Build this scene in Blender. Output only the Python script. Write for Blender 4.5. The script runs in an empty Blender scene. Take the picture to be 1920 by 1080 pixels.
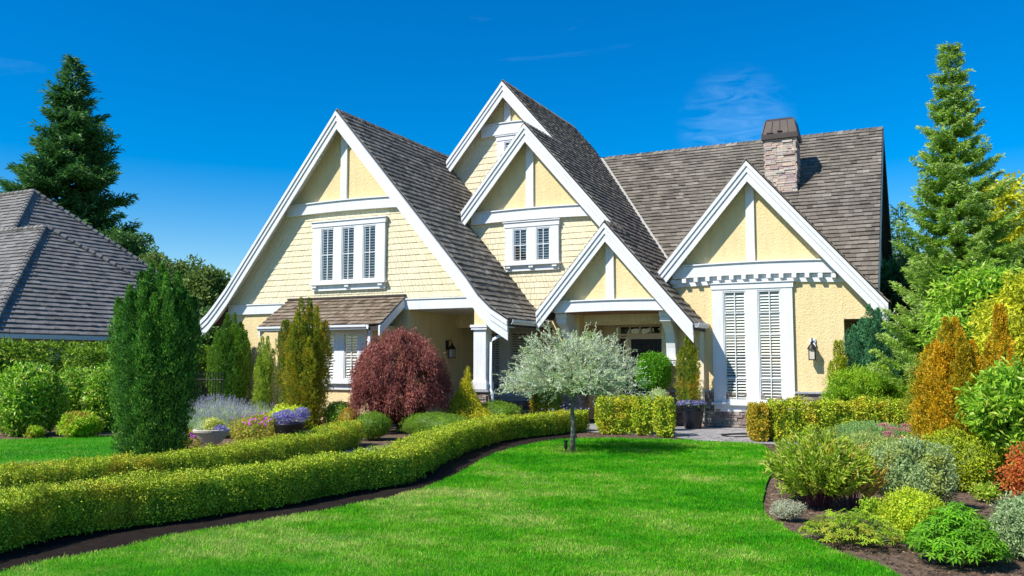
import bpy, math, random
import numpy as np
from mathutils import Vector
rng=np.random.default_rng(7); random.seed(7)
# ------------------------------------------------------------ camera, sky, sun
F_PX,YAW,TILT,CAMZ=1598.3,0.45355,0.0843,1.65
S=bpy.context.scene; COL=S.collection
cd=bpy.data.cameras.new('camera'); cam=bpy.data.objects.new('camera',cd); COL.objects.link(cam)
cd.sensor_width=36; cd.lens=F_PX/1920*36; cd.clip_end=3000; cd.clip_start=.05
cam.location=(0,0,CAMZ); cam.rotation_euler=(math.pi/2+TILT,0,YAW); S.camera=cam
SUN=np.array([.5,.8,-1.]); el=math.atan2(1,math.hypot(.5,.8)); rot=math.atan2(-.5,-.8)
w=bpy.data.worlds.new('World'); S.world=w; w.use_nodes=True
nt=w.node_tree; N=nt.nodes; N.clear()
sky=N.new('ShaderNodeTexSky'); sky.sky_type='NISHITA'; sky.sun_disc=False; sky.sun_elevation=el; sky.sun_rotation=rot
sky.air_density=1.1; sky.dust_density=.25; sky.ozone_density=3.0; sky.altitude=300
hs=N.new('ShaderNodeHueSaturation'); hs.inputs['Saturation'].default_value=1.68; hs.inputs['Hue'].default_value=.507; hs.inputs['Value'].default_value=.77
bgn=N.new('ShaderNodeBackground'); bgn.inputs[1].default_value=.145; ow=N.new('ShaderNodeOutputWorld')
tc=N.new('ShaderNodeTexCoord'); mp=N.new('ShaderNodeMapping'); mp.inputs['Scale'].default_value=(2.2,2.2,9); mp.inputs['Rotation'].default_value=(.15,.1,.3)
ns=N.new('ShaderNodeTexNoise'); ns.inputs['Scale'].default_value=1.4; ns.inputs['Detail'].default_value=7; ns.inputs['Roughness'].default_value=.62; ns.inputs['Distortion'].default_value=.6
cr=N.new('ShaderNodeValToRGB'); cr.color_ramp.elements[0].position=.64; cr.color_ramp.elements[0].color=(0,0,0,1); cr.color_ramp.elements[1].position=.9; cr.color_ramp.elements[1].color=(.06,.06,.06,1)
mx=N.new('ShaderNodeMix'); mx.data_type='RGBA'; mx.inputs[7].default_value=(6,8,9.5,1)
nrm=N.new('ShaderNodeVectorMath'); nrm.operation='NORMALIZE'; dt=N.new('ShaderNodeVectorMath'); dt.operation='DOT_PRODUCT'
_cd=Vector((-.185,.95,.262)).normalized(); dt.inputs[1].default_value=_cd
mr=N.new('ShaderNodeMapRange'); mr.inputs[1].default_value=.9975; mr.inputs[2].default_value=.9998; mr.inputs[3].default_value=0; mr.inputs[4].default_value=1; mr.interpolation_type='SMOOTHSTEP'
n2=N.new('ShaderNodeTexNoise'); n2.inputs['Scale'].default_value=9; n2.inputs['Detail'].default_value=7; n2.inputs['Roughness'].default_value=.6; n2.inputs['Distortion'].default_value=.8
c2=N.new('ShaderNodeValToRGB'); c2.color_ramp.elements[0].position=.40; c2.color_ramp.elements[0].color=(0,0,0,1); c2.color_ramp.elements[1].position=.72; c2.color_ramp.elements[1].color=(.085,.085,.085,1)
m2=N.new('ShaderNodeMath'); m2.operation='MULTIPLY_ADD'
L=nt.links.new
L(sky.outputs[0],hs.inputs['Color']); L(hs.outputs[0],mx.inputs[6]); L(tc.outputs['Generated'],mp.inputs[0]); L(mp.outputs[0],ns.inputs[0]); L(ns.outputs[0],cr.inputs[0]); L(tc.outputs['Generated'],nrm.inputs[0]); L(nrm.outputs[0],dt.inputs[0]); L(dt.outputs['Value'],mr.inputs[0]); L(mp.outputs[0],n2.inputs[0]); L(n2.outputs[0],c2.inputs[0]); L(c2.outputs[0],m2.inputs[0]); L(mr.outputs[0],m2.inputs[1]); L(cr.outputs[0],m2.inputs[2]); L(m2.outputs[0],mx.inputs[0]); L(mx.outputs[2],bgn.inputs[0]); L(bgn.outputs[0],ow.inputs[0])
sd=bpy.data.lights.new('sun','SUN'); sd.energy=4.9; sd.angle=math.radians(.5); sd.color=(1,.95,.86)
so=bpy.data.objects.new('sun',sd); COL.objects.link(so)
so.rotation_euler=Vector(tuple(SUN)).to_track_quat('-Z','Y').to_euler(); so.location=(-20,-20,30)
S.view_settings.view_transform='Standard'; S.view_settings.look='None'; S.view_settings.gamma=1; S.view_settings.exposure=.5
S.cycles.max_bounces=6; S.cycles.transparent_max_bounces=8
# ------------------------------------------------------------ helpers
CA=np.array([0,0,CAMZ])
def ray(x,y):
    d=np.array([(x-960)/F_PX,1,-(y-540)/F_PX]); c,s=math.cos(TILT),math.sin(TILT)
    d=np.array([d[0],d[1]*c-d[2]*s,d[1]*s+d[2]*c]); c,s=math.cos(YAW),math.sin(YAW)
    return np.array([d[0]*c-d[1]*s,d[0]*s+d[1]*c,d[2]])
def W(x,y,Y): r=ray(x,y); return CA+r*Y/r[1]          # point of the vertical plane at depth Y
def X_(px,Y,py=540): return float(W(px,py,Y)[0])
def WX(x,y,X): r=ray(x,y); return CA+r*X/r[0]
def G(x,y,z=0): r=ray(x,y); return CA+r*((z-CAMZ)/r[2])  # point of the ground
def scl(P):                                             # metres per full-size pixel at a point
    f=np.array([-math.sin(YAW),math.cos(YAW)]); return float(np.dot(P[:2],f))/F_PX
MATS={}; FB=1.9
def nodes(name):
    m=bpy.data.materials.new(name); m.use_nodes=True; n=m.node_tree.nodes; b=n['Principled BSDF']; return m,n,b,m.node_tree.links.new
def ramp(n,cols,pos=None):
    c=n.new('ShaderNodeValToRGB'); e=c.color_ramp.elements
    while len(e)<len(cols): e.new(.5)
    for i,k in enumerate(cols):
        e[i].position=pos[i] if pos else i/(len(cols)-1); e[i].color=(*k,1)
    return c
def mixc(n,l,f,a,b,mode='MIX'):
    m=n.new('ShaderNodeMix'); m.data_type='RGBA'; m.blend_type=mode
    for i,v in ((0,f),(6,a),(7,b)):
        if hasattr(v,'is_output'): l(v,m.inputs[i])
        else: m.inputs[i].default_value=v if i==0 else (*v,1)
    return m.outputs[2]
def noise(n,l,scale,detail=4,rough=.6,coord='Object',vec=None):
    t=n.new('ShaderNodeTexNoise'); t.inputs['Scale'].default_value=scale; t.inputs['Detail'].default_value=detail; t.inputs['Roughness'].default_value=rough
    if vec is None: c=n.new('ShaderNodeNewGeometry'); vec=c.outputs['Position']
    l(vec,t.inputs['Vector']); return t.outputs[0]
def bump(n,l,b,h,strength,dist):
    u=n.new('ShaderNodeBump'); u.inputs['Strength'].default_value=strength; u.inputs['Distance'].default_value=dist; l(h,u.inputs['Height']); l(u.outputs[0],b.inputs['Normal'])
def mat(name,base,rough=.6,var=.12,vscale=3,bs=0,bd=.004,bscale=60,metal=0,spec=.4,attr=None,streak=0):
    if name in MATS: return MATS[name]
    m,n,b,l=nodes(name); b.inputs['Roughness'].default_value=rough; b.inputs['Metallic'].default_value=metal; b.inputs['Specular IOR Level'].default_value=spec
    if attr:
        a=n.new('ShaderNodeAttribute'); a.attribute_name='r'; c=ramp(n,attr); l(a.outputs['Fac'],c.inputs[0]); col=c.outputs[0]
    else: col=base
    nz=noise(n,l,vscale,6); dark=tuple(x*(1-2*var) for x in (1,1,1)); lite=tuple(1+var for x in range(3))
    mr=ramp(n,[dark,lite],[.3,.7]); l(nz,mr.inputs[0]); 
    out=mixc(n,l,1.0,col,mr.outputs[0],'MULTIPLY')
    if streak:
        g=n.new('ShaderNodeNewGeometry'); mp=n.new('ShaderNodeMapping'); mp.inputs['Scale'].default_value=(1,1,.08); l(g.outputs['Position'],mp.inputs[0])
        s=noise(n,l,14,4,.6,vec=mp.outputs[0]); sr=ramp(n,[(1-streak,)*3,(1,1,1)],[.3,.6]); l(s,sr.inputs[0]); out=mixc(n,l,1.0,out,sr.outputs[0],'MULTIPLY')
    l(out,b.inputs['Base Color'])
    if bs: bump(n,l,b,noise(n,l,bscale,5),bs,bd)
    MATS[name]=m; return m
def leafmat(name,cols,tint=None,ts=1.2,trans=.3,rough=.55,spec=.35,tpos=(.5,.72)):
    if name in MATS: return MATS[name]
    cols=[tuple(min(.8,x*FB*1.0) for x in k) for k in cols]; tint=tint and tuple(min(.8,x*FB) for x in tint)
    m,n,b,l=nodes(name); a=n.new('ShaderNodeAttribute'); a.attribute_name='r'; c=ramp(n,cols); l(a.outputs['Fac'],c.inputs[0]); col=c.outputs[0]
    if tint:
        nz=noise(n,l,ts,3); r=ramp(n,[(0,0,0),(1,1,1)],list(tpos)); l(nz,r.inputs[0]); col=mixc(n,l,r.outputs[0],col,tint)
    nz2=noise(n,l,5,3); r2=ramp(n,[(.72,.72,.72),(1.2,1.2,1.2)],[.3,.7]); l(nz2,r2.inputs[0]); col=mixc(n,l,1.0,col,r2.outputs[0],'MULTIPLY')
    l(col,b.inputs['Base Color']); b.inputs['Roughness'].default_value=rough; b.inputs['Specular IOR Level'].default_value=spec
    t=n.new('ShaderNodeBsdfTranslucent'); l(col,t.inputs[0]); ms=n.new('ShaderNodeMixShader'); ms.inputs[0].default_value=min(.5,trans+.1)
    l(b.outputs[0],ms.inputs[1]); l(t.outputs[0],ms.inputs[2]); l(ms.outputs[0],n['Material Output'].inputs[0]); MATS[name]=m; return m
ORG={}
def tag(o,label=None,cat=None,group=None,kind=None):
    for k,v in (('label',label),('category',cat),('group',group),('kind',kind)):
        if v: o[k]=v
    return o
def thing(name,label,cat,loc=(0,0,0),group=None):
    o=bpy.data.objects.new(name,None); COL.objects.link(o); o.location=loc; o.empty_display_size=.2; ORG[o.name]=np.array(loc,float); return tag(o,label,cat,group)
def link(name,me,m,parent,loc=None):
    o=bpy.data.objects.new(name,me); COL.objects.link(o); me.materials.append(m)
    if parent is not None: o.parent=parent; ORG[o.name]=ORG[parent.name]
    else:
        loc=np.zeros(3) if loc is None else np.array(loc,float); o.location=loc; ORG[o.name]=loc
    return o
def npmesh(name,V,Fq,m,parent=None,loc=None,R=None,smooth=False):
    """V (n,3) world coordinates, Fq (f,k) indices with one k, R a value per vertex"""
    V=np.asarray(V,float); Fq=np.asarray(Fq,np.int32); org=ORG[parent.name] if parent is not None else (np.zeros(3) if loc is None else np.array(loc,float))
    me=bpy.data.meshes.new(name); k=Fq.shape[1]; nf=len(Fq)
    me.vertices.add(len(V)); me.vertices.foreach_set('co',(V-org).astype(np.float32).ravel())
    me.loops.add(nf*k); me.loops.foreach_set('vertex_index',Fq.ravel())
    me.polygons.add(nf); me.polygons.foreach_set('loop_start',np.arange(0,nf*k,k,dtype=np.int32)); me.polygons.foreach_set('loop_total',np.full(nf,k,np.int32))
    if R is not None:
        a=me.attributes.new('r','FLOAT','POINT'); a.data.foreach_set('value',np.asarray(R,np.float32))
    me.update(calc_edges=True)
    me.polygons.foreach_set('use_smooth',np.full(nf,bool(smooth)))
    return link(name,me,m,parent,loc)
class MB:
    def __init__(s): s.v=[];s.f=[];s.r=[]
    def add(s,v,f,r=None):
        b=len(s.v); s.v+= [tuple(map(float,p)) for p in v]; s.f+=[tuple(i+b for i in q) for q in f]; rr=random.random() if r is None else r; s.r+=[rr]*len(v); return s
    def box(s,x0,x1,y0,y1,z0,z1,r=None):
        return s.add([(x,y,z) for z in (z0,z1) for y in (y0,y1) for x in (x0,x1)],[(0,2,3,1),(4,5,7,6),(0,1,5,4),(2,6,7,3),(0,4,6,2),(1,3,7,5)],r)
    def hexa(s,b,t,r=None):      # 4 bottom + 4 top points, same winding
        return s.add(list(b)+list(t),[(3,2,1,0),(4,5,6,7)]+[(i,(i+1)%4,4+(i+1)%4,4+i) for i in range(4)],r)
    def prism(s,poly,a,b,axis='y',r=None):   # poly in (x,z) from y=a to y=b, or (y,z) from x=a to x=b
        n=len(poly); f=(lambda p,t:(p[0],t,p[1])) if axis=='y' else (lambda p,t:(t,p[0],p[1]))
        if axis=='z': f=lambda p,t:(p[0],p[1],t)
        return s.add([f(p,a) for p in poly]+[f(p,b) for p in poly],[tuple(range(n)),tuple(range(2*n-1,n-1,-1))]+[(i,i+n,(i+1)%n+n,(i+1)%n) for i in range(n)],r)
    def tube(s,pts,rad,n=8,r=None):
        pts=[np.array(p,float) for p in pts]; rad=rad if hasattr(rad,'__len__') else [rad]*len(pts); V=[]
        for i,p in enumerate(pts):
            d=pts[min(i+1,len(pts)-1)]-pts[max(i-1,0)]; d/=np.linalg.norm(d)+1e-9; u=np.cross(d,(0,0,1) if abs(d[2])<.9 else (1,0,0)); u/=np.linalg.norm(u); w_=np.cross(d,u)
            V+=[p+rad[i]*(math.cos(a)*u+math.sin(a)*w_) for a in [2*math.pi*k/n for k in range(n)]]
        Fc=[(i*n+k,i*n+(k+1)%n,(i+1)*n+(k+1)%n,(i+1)*n+k) for i in range(len(pts)-1) for k in range(n)]
        return s.add(V,Fc+[tuple(range(n-1,-1,-1)),tuple(range((len(pts)-1)*n,len(pts)*n))],r)
    def lathe(s,c,prof,n=28,r=None):
        V=[(c[0]+q*math.cos(2*math.pi*k/n),c[1]+q*math.sin(2*math.pi*k/n),c[2]+z) for q,z in prof for k in range(n)]
        Fc=[(i*n+k,i*n+(k+1)%n,(i+1)*n+(k+1)%n,(i+1)*n+k) for i in range(len(prof)-1) for k in range(n)]
        return s.add(V,Fc+[tuple(range(n-1,-1,-1)),tuple(range((len(prof)-1)*n,len(prof)*n))],r)
    def build(s,name,m,parent=None,loc=None,bevel=0,smooth=False):
        org=ORG[parent.name] if parent is not None else (np.zeros(3) if loc is None else np.array(loc,float))
        me=bpy.data.meshes.new(name); me.from_pydata([tuple(np.array(p)-org) for p in s.v],[],s.f); me.update()
        a=me.attributes.new('r','FLOAT','POINT'); a.data.foreach_set('value',np.array(s.r,np.float32))
        import bmesh
        bm=bmesh.new(); bm.from_mesh(me); bmesh.ops.recalc_face_normals(bm,faces=bm.faces) if len(bm.faces)>1 else None; bm.to_mesh(me); bm.free()
        if smooth: 
            for p in me.polygons: p.use_smooth=True
        o=link(name,me,m,parent,loc)
        if bevel:
            b=o.modifiers.new('bevel','BEVEL'); b.width=bevel; b.segments=1; b.limit_method='ANGLE'
        return o
def fbm(P,f,oct=3,seed=0):
    g=np.random.default_rng(seed+11); o=np.zeros(len(P)); a=1
    for k in range(oct):
        for j in range(4):
            d=g.normal(size=3); d/=np.linalg.norm(d); o+=a*np.sin(P@d*f*(1+.3*j)+g.uniform(0,6.28))*.5
        f*=2.1; a*=.5
    return o/1.6
def unit(v): return v/(np.linalg.norm(v,axis=-1,keepdims=True)+1e-9)
def leafdata(P,A,Nn,Ln,Wd,fold=.25):
    """folded diamond leaf at P along A, flat side facing Nn"""
    A=unit(A); Sd=unit(np.cross(A,Nn)); U=np.cross(Sd,A); Ln=np.broadcast_to(Ln,len(P))[:,None]; Wd=np.broadcast_to(Wd,len(P))[:,None]
    v=np.stack([P,P+A*Ln*.5+Sd*Wd*.5+U*Wd*fold,P+A*Ln-U*Ln*.08,P+A*Ln*.5-Sd*Wd*.5+U*Wd*fold],1); return v.reshape(-1,3)
def leafobj(name,P,A,Nn,Ln,Wd,m,parent=None,loc=None,R=None,extra=None):
    n=len(P); V=leafdata(P,A,Nn,Ln,Wd); Fq=np.arange(4*n).reshape(n,4); R=rng.random(n) if R is None else R; R4=np.repeat(R,4)
    if extra is not None:
        ev,ef,er=extra; Fq=np.vstack([Fq,ef+len(V)]); V=np.vstack([V,ev]); R4=np.concatenate([R4,er])
    return npmesh(name,V,Fq,m,parent,loc,R4)
def rdir(n): return unit(rng.normal(size=(n,3)))
# ------------------------------------------------------------ materials
white=mat('white_paint',(.71,.72,.73),.5,.035,1.5,bs=.15,bscale=25,bd=.003,streak=.10)
soffm=mat('soffit_white',(.70,.70,.66),.6,.03,2)
deck=mat('roof_deck',(.05,.045,.04),.9,.1)
def stucco():
    m,n,b,l=nodes('yellow_stucco'); nz=noise(n,l,.8,5); r=ramp(n,[(.70,.56,.30),(.75,.605,.34)],[.3,.7]); l(nz,r.inputs[0])
    g=n.new('ShaderNodeNewGeometry'); v=n.new('ShaderNodeTexVoronoi'); v.feature='SMOOTH_F1'; v.inputs['Scale'].default_value=22; v.inputs['Smoothness'].default_value=.6
    nn=noise(n,l,22,4,.6); md=n.new('ShaderNodeMath'); md.operation='ADD'; l(nn,md.inputs[0]); l(v.outputs[0],md.inputs[1])
    d=n.new('ShaderNodeVectorMath'); d.operation='ADD'; l(g.outputs['Position'],d.inputs[0]); 
    sc=n.new('ShaderNodeVectorMath'); sc.operation='SCALE'; sc.inputs['Scale'].default_value=.12; nc=n.new('ShaderNodeTexNoise'); nc.inputs['Scale'].default_value=6; l(g.outputs['Position'],nc.inputs['Vector']); l(nc.outputs['Color'],sc.inputs[0]); l(sc.outputs[0],d.inputs[1]); l(d.outputs[0],v.inputs['Vector'])
    sm=n.new('ShaderNodeMapping'); sm.inputs['Scale'].default_value=(1,1,.12); l(g.outputs['Position'],sm.inputs[0]); sn=noise(n,l,5,5,.65,vec=sm.outputs[0]); sr_=ramp(n,[(.90,.89,.87),(1,1,1)],[.32,.55]); l(sn,sr_.inputs[0])
    l(mixc(n,l,1.0,r.outputs[0],sr_.outputs[0],'MULTIPLY'),b.inputs['Base Color']); b.inputs['Roughness'].default_value=.85; b.inputs['Specular IOR Level'].default_value=.2
    bump(n,l,b,md.outputs[0],.42,.022); return m
stucco=stucco()
cream=mat('cream_shingle',None,.7,.03,2,bs=.15,bscale=40,attr=[(.68,.595,.395),(.72,.635,.435),(.76,.675,.48)],spec=.2)
shake=mat('cedar_shake',None,.85,.16,1.1,bs=.5,bd=.006,bscale=45,attr=[(.11,.095,.078),(.155,.135,.11),(.205,.182,.15),(.26,.235,.195)],spec=.2)
shakeS=mat('side_cedar_shake',None,.85,.2,1.4,bs=.5,bd=.006,bscale=45,attr=[(.12,.11,.093),(.17,.155,.13),(.23,.21,.18),(.29,.27,.23)],spec=.2)
shakeB=mat('brown_cedar_shake',None,.85,.12,2,bs=.5,bd=.006,bscale=45,attr=[(.10,.07,.045),(.17,.125,.085),(.25,.20,.15),(.13,.11,.07)],spec=.2)
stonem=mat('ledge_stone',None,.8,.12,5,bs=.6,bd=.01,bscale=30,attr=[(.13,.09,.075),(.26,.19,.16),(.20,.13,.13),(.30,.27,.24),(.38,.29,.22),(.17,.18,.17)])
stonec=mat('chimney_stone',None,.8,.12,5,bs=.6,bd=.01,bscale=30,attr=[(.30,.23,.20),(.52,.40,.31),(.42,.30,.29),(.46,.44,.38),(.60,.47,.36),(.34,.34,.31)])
capst=mat('cap_stone',(.32,.33,.36),.8,.12,8,bs=.3)
bronze=mat('bronze_metal',(.065,.05,.042),.5,.12,3,metal=.3)
black=mat('black_metal',(.012,.012,.013),.4,.1)
darkdoor=mat('dark_door',(.006,.008,.01),.5,.1)
room=mat('dark_room',(.02,.022,.024),.8,.1)
trimcream=mat('cream_trim',(.72,.64,.46),.5,.03)
wood=mat('cedar_ceiling',(.30,.13,.06),.5,.15,6)
louv=mat('shutter_white',(.80,.80,.74),.5,.02)
def glassm():
    m,n,b,l=nodes('window_glass'); n.remove(b); t=n.new('ShaderNodeBsdfTransparent'); t.inputs[0].default_value=(.94,.96,.97,1); g=n.new('ShaderNodeBsdfGlossy'); g.inputs['Roughness'].default_value=.02; lw=n.new('ShaderNodeLayerWeight'); lw.inputs[0].default_value=.5; pw=n.new('ShaderNodeMath'); pw.operation='POWER'; pw.inputs[1].default_value=4; l(lw.outputs['Facing'],pw.inputs[0]); fr=n.new('ShaderNodeMath'); fr.operation='MULTIPLY_ADD'; fr.inputs[1].default_value=.8; fr.inputs[2].default_value=.10; l(pw.outputs[0],fr.inputs[0])
    nz=noise(n,l,3,2); bu=n.new('ShaderNodeBump'); bu.inputs['Strength'].default_value=.05; l(nz,bu.inputs['Height']); l(bu.outputs[0],g.inputs['Normal'])
    mx=n.new('ShaderNodeMixShader'); l(fr.outputs[0],mx.inputs[0]); l(t.outputs[0],mx.inputs[1]); l(g.outputs[0],mx.inputs[2]); l(mx.outputs[0],n['Material Output'].inputs[0]); return m
glass=glassm()
lampglass=mat('lamp_glass',(.55,.5,.42),.15,.05)
# ------------------------------------------------------------ ground
def poly_sheet(name,pts,z,m,kind='structure',step=.4,amp=0):
    """flat sheet over a polygon (fan is fine for these outlines through triangulation)"""
    import bmesh
    bm=bmesh.new(); vs=[bm.verts.new((p[0],p[1],z)) for p in pts]; f=bm.faces.new(vs); bmesh.ops.triangulate(bm,faces=[f]); bmesh.ops.recalc_face_normals(bm,faces=bm.faces)
    me=bpy.data.meshes.new(name); bm.to_mesh(me); bm.free()
    if me.polygons[0].normal.z<0: me.flip_normals()
    o=link(name,me,m,None); tag(o,kind=kind); return o
def smooth(pts,n=6):
    P=[np.array(p[:2],float) for p in pts]; out=[]
    for i in range(len(P)-1):
        a,b,c,d=P[max(i-1,0)],P[i],P[i+1],P[min(i+2,len(P)-1)]
        for k in range(n):
            t=k/n; out.append(.5*((2*b)+(c-a)*t+(2*a-5*b+4*c-d)*t*t+(3*b-3*c+d-a)*t**3))
    return out+[P[-1]]
def lawnmat():
    m,n,b,l=nodes('lawn_grass'); a=noise(n,l,.55,6,.6); g=n.new('ShaderNodeNewGeometry'); mp=n.new('ShaderNodeMapping'); mp.inputs['Rotation'].default_value=(0,0,-.5); mp.inputs['Scale'].default_value=(.8,1.3,1); l(g.outputs['Position'],mp.inputs[0])
    s=noise(n,l,1.3,5,.6,vec=mp.outputs[0]); r=ramp(n,[(.03,.19,.006),(.06,.28,.008),(.17,.30,.03)],[.3,.52,.75]); l(s,r.inputs[0])
    f=noise(n,l,60,4,.7); fr=ramp(n,[(.45,.45,.4),(1.4,1.4,1.3)],[.3,.7]); l(f,fr.inputs[0]); c=mixc(n,l,1.0,r.outputs[0],fr.outputs[0],'MULTIPLY'); l(c,b.inputs['Base Color'])
    b.inputs['Roughness'].default_value=.8; b.inputs['Specular IOR Level'].default_value=.15; bump(n,l,b,f,.8,.03); return m
lawnm=lawnmat()
grassleaf=None
mulchm=mat('bark_mulch',(.19,.13,.092),.95,.3,9,bs=1,bd=.03,bscale=45,spec=.1)
soil=mat('far_ground',(.06,.085,.03),.95,.25,1.5,bs=.5,bd=.03,bscale=20)
def pavem():
    m,n,b,l=nodes('stone_paving'); g=n.new('ShaderNodeNewGeometry'); mp=n.new('ShaderNodeMapping'); mp.inputs['Rotation'].default_value=(0,0,.12); l(g.outputs['Position'],mp.inputs[0])
    br=n.new('ShaderNodeTexBrick'); br.inputs['Scale'].default_value=1; br.inputs['Mortar Size'].default_value=.012; br.inputs['Brick Width'].default_value=.6; br.inputs['Row Height'].default_value=.4
    br.inputs['Color1'].default_value=(.26,.25,.25,1); br.inputs['Color2'].default_value=(.34,.33,.32,1); br.inputs['Mortar'].default_value=(.10,.10,.10,1); l(mp.outputs[0],br.inputs['Vector'])
    nz=noise(n,l,3,5); r=ramp(n,[(.75,.75,.78),(1.15,1.12,1.1)],[.3,.7]); l(nz,r.inputs[0]); l(mixc(n,l,1.0,br.outputs[0],r.outputs[0],'MULTIPLY'),b.inputs['Base Color']); b.inputs['Roughness'].default_value=.8; bump(n,l,b,br.outputs[1],.4,-.01); return m
pave=pavem()
poly_sheet('ground',[(-400,-200),(400,-200),(400,900),(-400,900)],-.05,soil)
poly_sheet('garden_bed',[(-24,.5),(9,.5),(9,27),(-24,27)],-.028,mulchm)
lawn_px=[(0,1072),(83,1053),(233,1025),(333,1002),(433,987),(533,970),(640,952),(777,920.6),(855,890),(908,860),(954,843),(1025,828),(1113.5,822),(1273,826),(1380,829),(1436,838),(1452,870),(1438,905),(1432,930),(1429,945),(1438,966),(1468,988),(1531,1020),(1598,1045),(1679,1076)]
lp=[G(*p) for p in lawn_px]
lp=[(-6.75,1.0),(-6.75,3.2)]+lp[:]+[(.0,5.8),(.5,3.5),(.8,1.0)]
LAWN=smooth(lp,5)
poly_sheet('lawn',LAWN,0,lawnm)
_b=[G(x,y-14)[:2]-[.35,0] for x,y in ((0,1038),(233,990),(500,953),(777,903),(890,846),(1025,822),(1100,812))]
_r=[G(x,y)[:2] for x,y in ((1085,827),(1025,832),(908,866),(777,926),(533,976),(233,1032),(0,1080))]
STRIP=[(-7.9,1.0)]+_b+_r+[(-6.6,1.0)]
poly_sheet('painted_shade_strip',STRIP,-.020,mat('shade_painted_soil',(.022,.016,.013),.95,.2,9,bs=1,bd=.02,bscale=50,spec=.1))  # bare soil beside the hedge, the hedge's shade painted into its near-black colour
LL=smooth([(-24,5.0),(-24,9.5),G(-120,822),G(0,824),G(110,821),G(180,817),G(235,815),(-15,14.2),(-13.2,12.2),(-12.3,10.2),(-11.9,7.5),(-11.9,5)],4)
poly_sheet('side_lawn',LL,0,lawnm)
poly_sheet('path',[(-10.6,1),(-8.0,1),(-8.1,9),(-8.2,13),(-8.3,16.6),(-9.2,20),(-10.6,20),(-10.1,16.2),(-9.6,14.2),(-9.9,12),(-10.1,9)],-.016,pave)
poly_sheet('patio',[G(1255,817),G(1320,828),G(1400,830),(-2.1,17.6),(.2,18.4),(.2,21.55),(-10.5,21.55),(-8.2,18.9),(-6.3,18.6)],-.012,pave)
def inside(P,poly):
    x,y=P[:,0],P[:,1]; c=np.zeros(len(P),bool); n=len(poly)
    for i in range(n):
        x0,y0=poly[i]; x1,y1=poly[(i+1)%n]
        k=((y0>y)!=(y1>y))&(x<(x1-x0)*(y-y0)/(y1-y0+1e-12)+x0); c^=k
    return c
def grass(name,poly,n,x0,x1,y0,y1,lab,near=4.0):
    P=np.c_[rng.uniform(x0,x1,n),rng.uniform(y0,y1,n),np.zeros(n)]
    d=P[:,1]; P=P[inside(P,poly)&(rng.random(n)<np.clip((7/np.maximum(d,1))**1.6,0,1))]
    n=len(P); d=np.maximum(P[:,1],5)/5; hv=1+.35*fbm(P,6,3,2)
    A=unit(np.c_[rng.normal(0,.45,n),rng.normal(0,.45,n),np.ones(n)]); Ln=rng.uniform(.016,.042,n)*d**.25*hv; Wd=rng.uniform(.004,.006,n)*d**.75
    # two-segment bent blades as diamonds
    c=math.cos(-.5);s_=math.sin(-.5); Q=np.c_[(P[:,0]*c-P[:,1]*s_)*.9,(P[:,0]*s_+P[:,1]*c)*1.5,P[:,2]]
    R=np.clip(.47+.28*fbm(Q,1.4,5,3)+.28*fbm(P,.55,3,9)+.22*fbm(P,4.5,3,4)+.22*np.clip((9-P[:,1])/5,-.4,1)+rng.normal(0,.17,n),0,1)
    m=leafmat('grass_blade',[(.014,.15,.002),(.040,.25,.003),(.13,.30,.010),(.33,.36,.10)],trans=.45,spec=.1)
    o=leafobj(name,P,A,rdir(n),Ln,Wd,m,None,None,R); tag(o,lab,None,None,'stuff'); return o
grass('grass',LAWN,680000,-8,1.5,2.5,17.5,'short bright green mown grass on the front lawn')
grass('side_grass',LL,110000,-24,-11.8,8,15,'short green mown grass on the lawn left of the hedge')
# mulch chips
def chips(name,n,x0,x1,y0,y1,excl,lab):
    P=np.c_[rng.uniform(x0,x1,n),rng.uniform(y0,y1,n),np.full(n,-.024)]; k=np.ones(n,bool)
    for e in excl: k&=~inside(P,e)
    P=P[k]; n=len(P); A=unit(np.c_[rng.normal(size=(n,2)),rng.normal(0,.25,n)]); sz=rng.uniform(.4,1.3,n)
    m=mat('mulch_chip',None,.9,.1,attr=[(.04,.028,.02),(.10,.07,.05),(.18,.12,.08),(.34,.24,.15)],spec=.1)
    P[:,2]+=rng.uniform(0,.012,n)
    o=leafobj(name,P,A,unit(np.c_[rng.normal(0,.5,(n,2)),np.ones(n)]),.035*sz,.014*sz,m,R=rng.random(n)**2); tag(o,lab,None,None,'stuff')
chips('mulch_chips',60000,-8.5,2.6,4,19,[LAWN,STRIP],'brown bark chips strewn over the planting beds')
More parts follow.
